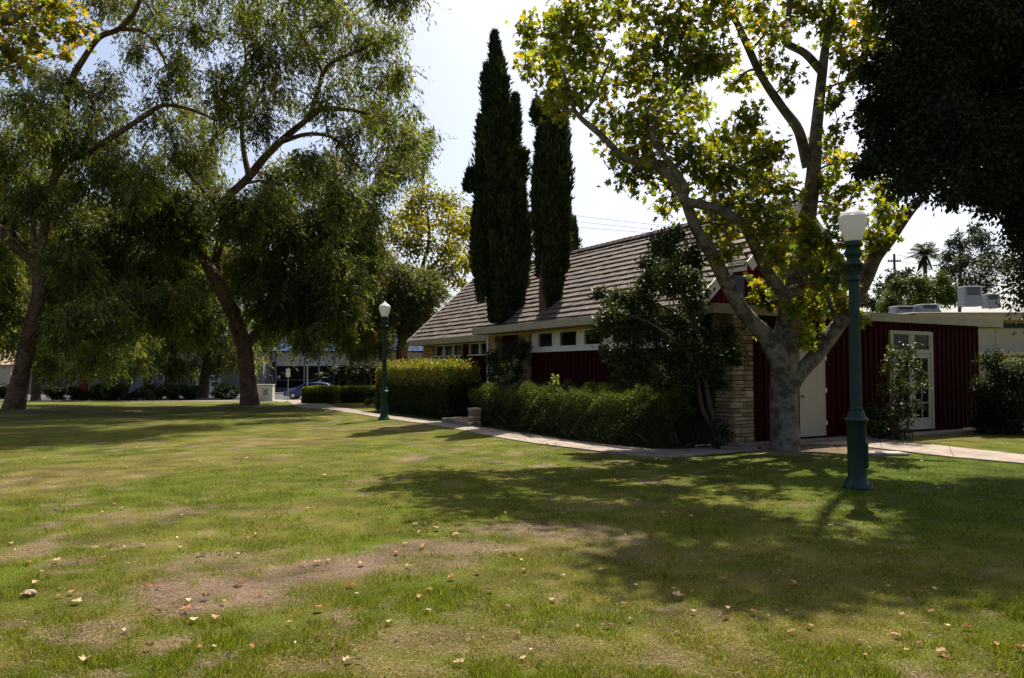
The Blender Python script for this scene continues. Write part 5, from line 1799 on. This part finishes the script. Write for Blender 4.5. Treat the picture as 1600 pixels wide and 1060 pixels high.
def make_car(name, loc, rz, paint, label, wagon=False):
    root = empty(name, loc, rz)
    # half side outline x (length, nose at -x) and z
    L2 = 2.1
    low = [(-2.10, .30), (-2.14, .50), (-2.08, .66), (-1.75, .80), (-1.15, .95), (-.95, .98)]
    shell = [(-2.08, .28), (-2.14, .48), (-2.10, .64), (-1.80, .80), (-1.10, .955), (-.30, 1.0), (.9, 1.03), (1.75, 1.06), (2.02, 1.0), (2.08, .75), (2.10, .45), (2.02, .28)]
    W_ = .87
    mb = MB()
    n = len(shell)
    rings = []
    for (yy, ins, up_) in ((-W_, .10, 0), (-W_ + .05, .03, .02), (-W_ * .6, 0, .05), (0, 0, .06), (W_ * .6, 0, .05), (W_ - .05, .03, .02), (W_, .10, 0)):
        ring = []
        for (x, z) in shell:
            zz_ = z + (up_ if z > .6 else 0)
            xx_ = x * (1 - ins * .35) if abs(x) > 1.7 else x
            yy_ = yy * (1 - .05 * max(0, (z - .75)))
            ring.append((xx_, yy_, zz_))
        rings.append(ring)
    vs = [p for r in rings for p in r]
    fs = []
    for i in range(len(rings) - 1):
        for k in range(n):
            k2 = (k + 1) % n
            fs.append((i * n + k, i * n + k2, (i + 1) * n + k2, (i + 1) * n + k))
    fs.append(tuple(range(n)))
    fs.append(tuple(range(len(vs) - 1, len(vs) - n - 1, -1)))
    mb.add(vs, fs, sm=False)
    # roof
    rf = [(-.20, 1.44), (.35, 1.475), (1.0, 1.45), (1.55, 1.36)]
    for i in range(3):
        (xa_, za_), (xb_, zb_) = rf[i], rf[i + 1]
        mb.hexa([(xa_, -.60, za_ - .05), (xb_, -.60, zb_ - .05), (xb_, .60, zb_ - .05), (xa_, .60, za_ - .05)], [(xa_, -.55, za_), (xb_, -.55, zb_), (xb_, .55, zb_), (xa_, .55, za_)])
    for s in (-1, 1):                                   # pillars
        for (p, q) in (((-1.10, .82, .97), (-.20, .585, 1.42)), ((.42, .83, 1.0), (.42, .59, 1.43)), ((1.86, .80, 1.03), (1.52, .57, 1.34))):
            mb.tube([(p[0], s * p[1], p[2]), ((p[0] + q[0]) / 2, s * (p[1] + q[1]) / 2 + s * .01, (p[2] + q[2]) / 2), (q[0], s * q[1], q[2])], [.04, .04, .04], 6)
    mb.build('body', paint, root)
    gl_ = MB()
    gl_.hexa([(-1.08, -.79, .96), (1.86, -.79, 1.03), (1.86, .79, 1.03), (-1.08, .79, .96)], [(-.22, -.565, 1.43), (1.50, -.565, 1.36), (1.50, .565, 1.36), (-.22, .565, 1.43)])
    gl_.build('windows', M['glass'], root)
    for (x, s) in ((-1.32, -1), (1.28, -1), (-1.32, 1), (1.28, 1)):
        t_ = MB()
        pr = [(.19, -.10), (.27, -.105), (.31, -.08), (.315, 0), (.31, .08), (.27, .105), (.19, .10)]
        t_.lathe(pr, 24)
        w_ = t_.build('wheel', M['tyre'], root)
        w_.rotation_euler = (math.pi / 2, 0, 0)
        w_.location = (x, s * .80, .315)
        t_ = MB()
        t_.lathe([(.20, -.112), (.20, .112)], 24)
        for k in range(5):
            aa = 2 * math.pi * k / 5
            for sg_ in (-1, 1):
                t_.tube([(0, 0, sg_ * .118), (.1 * math.cos(aa), .1 * math.sin(aa), sg_ * .121), (.19 * math.cos(aa), .19 * math.sin(aa), sg_ * .116)], [.03, .026, .03], 5)
        t_.build('rim', M['rim'], w_)
    for s in (-1, 1):
        h_ = MB()
        h_.hexa([(-2.06, s * .78, .66), (-2.125, s * .45, .60), (-2.10, s * .45, .66), (-2.03, s * .78, .71)], [(-1.68, s * .845, .80), (-1.85, s * .5, .80), (-1.80, s * .5, .83), (-1.60, s * .845, .84)])
        h_.build('headlight', M['lens'], root)
        h_ = MB()
        h_.bev_box(1.98, 2.085, min(s * .55, s * .86), max(s * .55, s * .86), .80, 1.0, .02)
        h_.build('tail_light', M['red_lens'], root)
        h_ = MB()
        h_.bev_box(-.92, -.78, min(s * .86, s * 1.02), max(s * .86, s * 1.02), .98, 1.10, .02)
        h_.build('mirror', paint, root)
        h_ = MB()
        h_.box(.02, .05, min(s * .868, s * .875), max(s * .868, s * .875), .35, .95)
        h_.box(-.15, .0, min(s * .86, s * .885), max(s * .86, s * .885), .84, .87)
        h_.build('door_handle', paint, root)
    g_ = MB()
    g_.box(-2.15, -2.10, -.45, .45, .40, .52)
    g_.build('grille', M['dark'], root)
    tag(root, label, 'car')
    return root


YC_ = 66.3
make_car('parked_car', (P(481, 600, YC_)[0] + .15, YC_ + .3, ZS + .012), R(4), M['car_blue'], 'blue hatchback parked at the kerb, partly hidden by the clipped hedge block')
make_car('parked_car', (P(592, 600, YC_)[0] + .8, YC_ + .3, ZS + .012), R(2), M['car_white'], 'white car with only its roof showing above the long low hedge')


# fan palms in front of the shop
def palm(name, loc, th_, n, fr_len, label, cat, group=None, trunk_r=.12, droop=.5, pal=((0.022, 0.036, 0.012), (0.034, 0.046, 0.014)), skirt=0):
    root = empty(name, loc)
    w = Wood()
    zz_ = np.linspace(0, th_, 9)
    w.limb(np.stack([.02 * np.sin(zz_ * 2), .02 * np.cos(zz_ * 1.3), zz_], -1), np.linspace(trunk_r * 1.2, trunk_r, 9), 10, knob=.1)
    V, F, C, nv = [], [], [], 0
    for k in range(n):
        a = 2.399 * k
        el = 1.25 - 1.9 * (k / n) + random.uniform(-.1, .1)
        if k >= n - skirt:
            el = -1.1
        L_ = fr_len * random.uniform(.8, 1.1)
        t = np.linspace(0, 1, 16)
        p = np.stack([L_ * t * math.cos(el) * math.cos(a), L_ * t * math.cos(el) * math.sin(a), th_ + L_ * (t * math.sin(el) - droop * .5 * t * t)], -1)
        w.limb(p, np.linspace(.014, .004, 16), 4)
        d = unit(np.gradient(p, axis=0))
        side = unit(np.cross(d, [0, 0, 1.0]))
        for sg_ in (1, -1):
            ax = side * sg_ + d * .8 + np.array([0, 0, -.35])
            ll = fr_len * .42 * np.sin(np.pi * np.clip(.15 + .8 * t, 0, 1))
            v, f, c = leaf_arrays(T_DIAM, p, ax, np.tile([0, 0, 1.0], (16, 1)) + rng.normal(0, .3, (16, 3)), ll, np.full(16, fr_len * .055), leaf_cols(16, pal, [1, 1]) * (.6 if k >= n - skirt else 1))
            V.append(v)
            F.append(f + nv)
            C.append(c)
            nv += len(v)
    w.build('trunk', M['bark_dark'], root)
    np_mesh('crown', np.vstack(V), np.vstack(F), M['leaf_dull'], root, np.vstack(C))
    tag(root, label, cat, group)


for k, (px, h_, lab) in enumerate([(506, 1.5, 'leftmost bushy palm in front of the dark shop windows'), (530, 2.2, 'bushy palm second from left along the shop front'), (546, 2.7, 'tallest bushy palm in the middle of the shop front'), (562, 1.7, 'low bushy palm between two taller ones at the shop'), (579, 2.6, 'rightmost bushy palm near the far lamp post')]):
    palm('dwarf_palm', (P(px, 590, 84.5)[0], 84.5, ZS + .1), h_, 30, 1.5, lab, 'palm', 'palms along the shop front', .14, .8)

# ------------------------------------------------------------------ beyond the building on the right
YN = 40.0
no_ = (P(1560, 580, YN)[0], YN, 0)
nb_ = empty('neighbour_building', no_)
px_ = lambda px, Y=YN: P(px, 580, Y)[0]
zz_ = lambda py, Y=YN: P(800, py, Y)[2]
a = MB()
a.box(px_(1470), px_(1800), YN + .6, YN + 20, 0, zz_(497))
rel(a, 'wall', M['beige'], nb_, no_)
a = MB()
a.box(px_(1430), px_(1800), YN - .3, YN - .1, zz_(501), zz_(490))
a.box(px_(1430), px_(1800), YN - .1, YN + 20, zz_(500.5), zz_(494))
rel(a, 'eave', M['tan'], nb_, no_)
a = MB()
a.hexa([(px_(1430), YN - .4, zz_(489.8)), (px_(1800), YN - .4, zz_(489.8)), (px_(1800), YN + 21, zz_(489.8)), (px_(1300), YN + 21, zz_(489.8))],
       [(px_(1436), YN + .4, zz_(487)), (px_(1800), YN + .4, zz_(487)), (px_(1800), YN + 20, zz_(466)), (px_(1340), YN + 20, zz_(470))])
rel(a, 'roof', M['gravel_roof'], nb_, no_)
a = MB()
a.box(px_(1500), px_(1800), YN + .5, YN + .59, zz_(512), zz_(505))
rel(a, 'window', M['glass'], nb_, no_)
a = MB()
a.box(px_(1500), px_(1800), YN - .9, YN + .59, zz_(556), zz_(550))
rel(a, 'lower_awning', M['tan'], nb_, no_)
a = MB()
a.box(px_(1568), px_(1568) + .03, YN + .57, YN + .598, zz_(548), zz_(514))
a.box(px_(1520), px_(1700), YN + .565, YN + .598, zz_(549.6), zz_(548.5))
rel(a, 'wall_seam', M['tan'], nb_, no_)
tag(nb_, 'beige neighbouring building with a grey gravel roof beyond the right end of the red building', 'building')


def hvac(px, pytop, pybot, hw, Y, label, hood=False):
    x, _, z1 = P(px, pytop, Y)
    z0 = P(px, pybot, Y)[2]
    w_ = hw / FOC * Y
    root = empty('rooftop_unit', (x, Y, z0))
    H = z1 - z0
    a = MB()
    a.bev_box(-w_, w_, -w_ * .7, w_ * .7, .10, H, .03)
    a.box(-w_ * 1.05, w_ * 1.05, -w_ * .74, w_ * .74, -.25, .10)
    a.build('cabinet', M['metal'], root)
    g = MB()
    if hood:
        a = MB()
        pr = [(math.cos(t) * H * .55, math.sin(t) * H * .8) for t in np.linspace(0, math.pi, 9)]
        v = [(w_ * .6 + q[0] * .9 + H * .2, -w_ * .5, q[1]) for q in pr] + [(w_ * .6 + q[0] * .9 + H * .2, w_ * .5, q[1]) for q in pr]
        a.add(v, [(i, i + 1, 10 + i, 9 + i) for i in range(8)] + [tuple(range(9)), tuple(range(17, 8, -1))])
        a.build('hood', M['metal'], root)
    for k in range(7):
        g.box(-w_ * .75, w_ * .7, -w_ * .7 - .02, -w_ * .7 - .002, H * (.45 + .07 * k), H * (.45 + .07 * k) + H * .035)
    g.build('louvre', M['dark'], root)
    tag(root, label, 'rooftop unit')


hvac(1410, 479, 489, 16, 46, 'low rooftop air unit with a curved hood just over the long flat fascia', True)
hvac(1448, 476, 489, 14, 45, 'pale rooftop air unit left of the gravel slope', True)
hvac(1515, 448, 473, 14, 50, 'tallest grey rooftop air unit, standing on the gravel roof near the oak')
hvac(1548, 460, 476, 10, 51, 'small grey rooftop unit half hidden by oak leaves')

palm('fan_palm', (P(1449, 580, 92)[0], 92, 0), P(1449, 396, 92)[2], 44, 2.1, 'tall slim palm tree above the far rooftops', 'palm', None, .22, .55, ((0.05, 0.065, 0.02), (0.075, 0.08, 0.03)), 9)


def far_tree(px, py_base, Y, bl, label, palette, per=2200, ll=.34, lw_=.15, name='far_tree', trunk=.22, wts=(1, 1)):
    x = P(px, 580, Y)[0]
    z0 = min(0.0, float(gz(Y)))
    zt_ = P(px, min(b[1] for b in bl) + 20, Y)[2]
    tree(name, label, 'tree', (x, Y, z0), [[(x, Y, z0 - .1, trunk), (x, Y, z0 + zt_ * .4, trunk * .8), (x + .3, Y, zt_ * .8, trunk * .4), (x + .3, Y, zt_, trunk * .15)]],
         pxblobs(bl, Y, 1.5), M['bark_dark'], M['leaf_dull'], T_DIAM, palette, list(wts), ll, lw_, per, twigs=7, spread=.48, twig_r=.03)


far_tree(1405, 480, 62, [(1385, 470, 16), (1400, 455, 18), (1420, 445, 18), (1440, 455, 18), (1425, 470, 20), (1455, 440, 16), (1470, 455, 20), (1485, 465, 18), (1450, 470, 20), (1400, 475, 16), (1475, 435, 12), (1372, 480, 12)],
         'bright green rounded tree below the tall palm', [(0.085, 0.115, 0.024), (0.06, 0.085, 0.018)], 2400)
far_tree(1400, 470, 100, [(1388, 430, 12), (1400, 435, 14), (1412, 428, 12), (1378, 450, 12), (1392, 455, 12), (1420, 440, 10), (1372, 462, 8)], 'hazy dark tree behind the utility pole', [(0.04, 0.055, 0.028), (0.055, 0.065, 0.034)], 1600, .5, .25)
far_tree(1352, 480, 80, [(1350, 462, 9), (1358, 470, 10), (1345, 475, 9), (1368, 478, 8)], 'small dark far tree just right of the lamp post', [(0.03, 0.04, 0.018), (0.04, 0.05, 0.02)], 1800, .4, .2)
far_tree(1500, 470, 74, [(1490, 372, 14), (1505, 385, 18), (1480, 395, 16), (1520, 370, 14), (1515, 410, 22), (1490, 420, 20), (1530, 430, 24), (1505, 440, 22), (1540, 400, 20), (1478, 415, 12), (1520, 355, 10), (1540, 370, 16), (1560, 420, 24), (1530, 455, 18), (1500, 460, 16)],
         'tall grey-green open tree between the palm and the oak', [(0.036, 0.048, 0.024), (0.05, 0.06, 0.03)], 2000, .38, .12)

# utility pole and wires on the right
YPo = 105.0
up_ = empty('utility_pole', (P(1401, 580, YPo)[0], YPo, 0))
zt2 = P(1401, 397, YPo)[2]
a = MB()
a.tube([(0, 0, 0), (0, 0, zt2 * .5), (0, 0, zt2)], [.22, .19, .15], 8)
a.build('shaft', M['pole_wood'], up_)
a = MB()
a.box(-.9, .9, -.08, .08, zt2 - 1.1, zt2 - .9)
a.build('crossarm', M['pole_wood'], up_)
a = MB()
for k in (-.8, -.4, .4, .8):
    a.lathe([(.05, zt2 - .9), (.07, zt2 - .8), (.03, zt2 - .7)], 8, cx=k, cy=0)
a.build('insulator', M['metal'], up_)
tag(up_, 'distant wooden utility pole with a crossarm beside the tall palm', 'utility pole')


def wire(pts, label, r=.012):
    a = MB()
    pts = [Vector(p) for p in pts]
    o0 = pts[0]
    p = []
    for t in np.linspace(0, 1, 17):
        q = pts[0].lerp(pts[1], t)
        sag = (pts[1] - pts[0]).length * .012 * (1 - (2 * t - 1) ** 2)
        p.append((q.x - o0.x, q.y - o0.y, q.z - sag - o0.z))
    a.tube(p, np.full(17, r), 5)
    o = a.build('power_line', M['wire'], None, loc=tuple(o0))
    tag(o, label, 'cable', 'overhead power lines')


for (y0, y1, lab) in ((270, 349, 'uppermost overhead cable passing behind the cypresses'), (285, 356, 'middle overhead cable passing behind the cypresses'), (302, 361, 'lowest overhead cable passing behind the cypresses')):
    wire([P(480, y0, 70), P(1060, y1 + 6, 74)], lab, .022)
for (y0, y1, lab) in ((399, 409, 'upper cable running from the distant pole towards the palm'), (408, 416, 'lower cable running from the distant pole towards the palm')):
    wire([P(1401, y0, YPo), P(1600, y1 + 12, YPo - 5)], lab, .03)
for (y0, y1, lab) in ((455, 446, 'higher wire strung behind the drooping weeping branches'), (463, 452, 'lower wire strung behind the drooping weeping branches')):
    wire([P(60, y0, 66), P(420, y1, 66)], lab, .022)

# ------------------------------------------------------------------ small things in the grass
g = G(1384, 711)
vb = empty('meter_cover', (g[0], g[1], 0.0))
a = MB()
a.bev_box(-.36, .36, -.2, .2, -.05, .045, .01)
a.build('frame', M['concrete'], vb)
a = MB()
a.bev_box(-.29, .29, -.14, .14, .0455, .055, .004)
a.build('lid', M['metal'], vb)
tag(vb, 'pale rectangular meter cover in the bare soil beside the lamp post', 'meter cover')
g = G(1103, 701)
a = MB()
a.tube([(.13, 0, -.02), (.13, 0, .06), (.13, 0, .17)], [.010, .010, .010], 8)
a.tube([(-.17, 0, .05), (0, 0, .055), (.13, 0, .06)], [.010, .010, .010], 8)
a.tube([(-.17, 0, -.02), (-.17, 0, .02), (-.17, 0, .055)], [.010, .010, .010], 8)
pp = a.build('garden_pipe', M['white'], None, loc=(g[0], g[1] + .15, 0))
tag(pp, 'short white plastic irrigation pipe at the right end of the juniper hedge', 'pipe')
g = G(46, 932)
ss = MB()
ss.lathe([(.02, -.01), (.06, .0), (.068, .02), (.05, .045), (.015, .055)], 10)
st_ = ss.build('pale_stone', M['concrete'], None, loc=(g[0], g[1], .01))
st_.scale = (.75, .55, .7)
tag(st_, 'pale rounded stone lying in the grass at the left', 'stone')

# ------------------------------------------------------------------ grass blades
N = 640000
pxs = rng.uniform(-260, 1860, N)
pys = 662 + (1120 - 662) * rng.random(N) ** 0.75
dx = (pxs - 800) / FOC
dy = (530 - pys) / FOC
dY = math.cos(TILT) - math.sin(TILT) * dy
dZ = math.sin(TILT) + math.cos(TILT) * dy
s = -EYE / dZ
X, Y = dx * s, dY * s
cu, su_ = math.cos(BR), math.sin(BR)
ub_ = (X - BX) * cu + (Y - BY) * su_
vb_ = -(X - BX) * su_ + (Y - BY) * cu


def in_poly(x, y, poly):
    ins = np.zeros(len(x), bool)
    m = len(poly)
    for i in range(m):
        a, b = poly[i], poly[(i + 1) % m]
        cond = (a[1] > y) != (b[1] > y)
        xi = (b[0] - a[0]) * (y - a[1]) / (b[1] - a[1] + 1e-12) + a[0]
        ins ^= cond & (x < xi)
    return ins


bad = in_poly(X, Y, gline(up_e) + gline(lo_e)[::-1]) | in_poly(X, Y, gline(up2) + gline(lo2)[::-1]) | ((ub_ > -.25) & (vb_ > -.4) & (ub_ < 9.9))
lo_line = np.array(gline(up_e))
ydge = np.interp(X, lo_line[::-1, 0] if lo_line[0, 0] > lo_line[-1, 0] else lo_line[:, 0], lo_line[::-1, 1] if lo_line[0, 0] > lo_line[-1, 0] else lo_line[:, 1])
hedge_zone = (X > -1.2) & (X < 4.4) & (Y > ydge)
bad |= hedge_zone
dd, dr_, lu = lawn_state(X, Y)
tuft = fbm(X, Y, 7.5, 91, 3)
keep = ~bad & (rng.random(N) < (1 - .96 * dd) * (0.45 + .55 * smooth(.30, .60, tuft)) * (1 - .35 * dr_))
X, Y, dd, dr_, lu, tuft = X[keep], Y[keep], dd[keep], dr_[keep], lu[keep], tuft[keep]
n = len(X)
dryb = rng.random(n) < (0.14 + .58 * dr_) * (1 - .7 * lu)
pg = leaf_cols(n, [(0.094, 0.128, 0.014), (0.150, 0.172, 0.018), (0.058, 0.086, 0.010), (0.22, 0.215, 0.030)], [3, 2.2, 2.8, 1.4], .42)
pdry = leaf_cols(n, [(0.26, 0.20, 0.085), (0.20, 0.145, 0.060), (0.33, 0.27, 0.13)], [3, 2, 1.2])
gcol = np.where(dryb[:, None], pdry, pg)
gcol[:, 0] *= (1 - .12 * lu * ~dryb)
hgt = (0.015 + 0.027 * smooth(.35, .7, tuft)) * (0.4 + 1.1 * rng.random(n) ** 1.3) * (1 - .5 * smooth(9, 20, Y)) * np.where(dryb, .75, 1.0) * (1 - .45 * dr_)
wid = np.maximum(0.0032, Y * 0.00055) * (0.7 + .6 * rng.random(n))
az = rng.random(n) * 2 * np.pi
lean = np.where(dryb, 1.3, .75)[:, None]
ax = np.stack([np.cos(az), np.sin(az), np.zeros(n)], -1) * lean * (0.3 + .9 * rng.random((n, 1))) + np.array([0, 0, 1.0])
gv, gfc, gcc = leaf_arrays(T_BLADE, np.stack([X, Y, np.full(n, -.004)], -1), ax, rand_dirs(n) * .6 + np.array([0, -1.0, .4]), hgt * 1.25, wid, gcol)
# dead clippings lying flat on the worn places
NT = 120000
pxs = rng.uniform(-260, 1860, NT)
pys = 690 + (1120 - 690) * rng.random(NT) ** 0.8
dy = (530 - pys) / FOC
s = -EYE / (math.sin(TILT) + math.cos(TILT) * dy)
X2, Y2 = (pxs - 800) / FOC * s, (math.cos(TILT) - math.sin(TILT) * dy) * s
d2, r2_, l2 = lawn_state(X2, Y2)
k2 = (rng.random(NT) < np.clip(.75 * d2 + .40 * r2_, .02, 1) * (1 - .8 * l2)) & ~in_poly(X2, Y2, gline(up_e) + gline(lo_e)[::-1]) & ~in_poly(X2, Y2, gline(up2) + gline(lo2)[::-1]) & (Y2 < 15.5)
X2, Y2 = X2[k2], Y2[k2]
n2_ = len(X2)
a2 = rng.random(n2_) * 2 * np.pi
ax2 = np.stack([np.cos(a2), np.sin(a2), rng.normal(.12, .14, n2_)], -1)
tv_, tf_, tc_ = leaf_arrays(T_BLADE, np.stack([X2, Y2, np.full(n2_, .008)], -1), ax2, np.tile([0, 0, 1.0], (n2_, 1)) + rng.normal(0, .35, (n2_, 3)),
                            .018 + .045 * rng.random(n2_), np.maximum(.0032, Y2 * .0006), leaf_cols(n2_, [(0.33, 0.26, 0.16), (0.22, 0.16, 0.095), (0.42, 0.35, 0.23), (0.12, 0.08, 0.05)], [3, 3, 1.5, 2]))
gfc = np.vstack([gfc, tf_ + len(gv)])
gv = np.vstack([gv, tv_])
gcc = np.vstack([gcc, tc_])
gr = np_mesh('grass', gv, gfc, M['grass'], None, gcc)
tag(gr, kind='stuff')

# ------------------------------------------------------------------ fallen leaves
var = []
for k in range(7):
    tv = T_MAPLE[0].copy()
    curl = random.uniform(.3, 1.2)
    tv[:, 2] = curl * (np.abs(tv[:, 0]) ** 1.4) * .9 + random.uniform(-.1, .3) * (tv[:, 1] - .4) ** 2 + rng.normal(0, .05, len(tv))
    tv[:, 1] -= .45
    if k >= 2:                       # withered ones have lost their lobes
        rr_ = np.linalg.norm(tv[:, :2], axis=1, keepdims=True) + 1e-6
        tv[1:, :2] *= (0.35 + 0.65 * .42 / rr_)[1:]
        tv[:, 2] *= .8
    tv[:, 0] *= random.uniform(.55, .95)
    tv[:, :2] *= (1 + rng.normal(0, .16, (len(tv), 1)))
    tv[:, 2] -= tv[:, 2].min()
    var.append(tv)
kinds = [('curled orange-brown sycamore leaf lying on the lawn', 'curled orange-brown leaves on the lawn', (0.36, 0.18, 0.075)),
         ('pale tan dried leaf lying on the lawn', 'pale tan leaves on the lawn', (0.56, 0.40, 0.23)),
         ('dark red-brown withered leaf lying on the lawn', 'dark red-brown leaves on the lawn', (0.14, 0.065, 0.035))]
meshes = []
for (lab, grp, col) in kinds:
    mm = []
    for tv in var:
        me = bpy.data.meshes.new('fallen_leaf')
        me.from_pydata([tuple(q) for q in tv], [], [tuple(f) for f in T_MAPLE[1]])
        ca = me.color_attributes.new('Col', 'FLOAT_COLOR', 'POINT')
        c4 = np.ones((len(tv), 4), np.float32)
        c4[:, :3] = np.array(col) * random.uniform(.8, 1.15) * (1 + rng.normal(0, .12, (len(tv), 1)))
        ca.data.foreach_set('color', c4.ravel())
        me.materials.append(M['dry_leaf'])
        mm.append(me)
    meshes.append(mm)
spots = [(45, 883, 0), (120, 945, 1), (232, 920, 0), (250, 921, 0), (375, 915, 0), (320, 938, 2), (350, 945, 0), (290, 958, 0), (40, 935, 1), (135, 1038, 1), (395, 1016, 0), (640, 890, 0), (620, 868, 0), (712, 839, 1), (683, 830, 0), (636, 888, 1), (660, 858, 0), (765, 928, 2), (655, 938, 0),
         (790, 805, 1), (655, 836, 0), (400, 838, 1), (474, 885, 1), (370, 870, 1), (550, 920, 0), (565, 885, 1), (880, 814, 2), (960, 752, 0), (1033, 783, 2), (1160, 770, 2), (1130, 910, 0), (940, 895, 1), (1060, 938, 1), (1510, 985, 0), (1400, 998, 0), (1470, 1025, 1), (820, 895, 0), (715, 1042, 1),
         (855, 696, 0), (868, 696, 0), (875, 698, 0), (862, 698, 1), (507, 745, 1), (600, 773, 2), (180, 790, 0), (90, 797, 2), (45, 796, 0), (192, 797, 0), (88, 880, 1), (148, 860, 1), (325, 842, 0), (310, 870, 0), (1280, 714, 0), (1300, 701, 0), (1308, 703, 2), (1295, 718, 0), (1262, 706, 0), (1440, 722, 1), (1320, 724, 1)]
while len(spots) < 285:
    px, py = random.uniform(-40, 1640), 690 + 360 * random.random() ** 1.3
    spots.append((px, py, random.choices([0, 1, 2], [3, 5, 3])[0]))
for k, (px, py, kd) in enumerate(spots):
    g = G(px, py)
    if -0.25 < (g[0] - BX) * cu + (g[1] - BY) * su_ and -(g[0] - BX) * su_ + (g[1] - BY) * cu > -.4:
        continue
    o = bpy.data.objects.new('fallen_leaf', random.choice(meshes[kd]))
    sz_ = (random.uniform(.03, .072) if k > 58 else random.uniform(.055, .085))
    o.scale = (sz_, sz_, sz_ * random.uniform(.5, .9))
    o.rotation_euler = (random.uniform(-.15, .15), random.uniform(-.15, .15), random.uniform(0, 6.28))
    o.location = (g[0], g[1], 0.018 + .1 * sz_)
    link(o)
    tag(o, kinds[kd][0], 'leaf', kinds[kd][1])
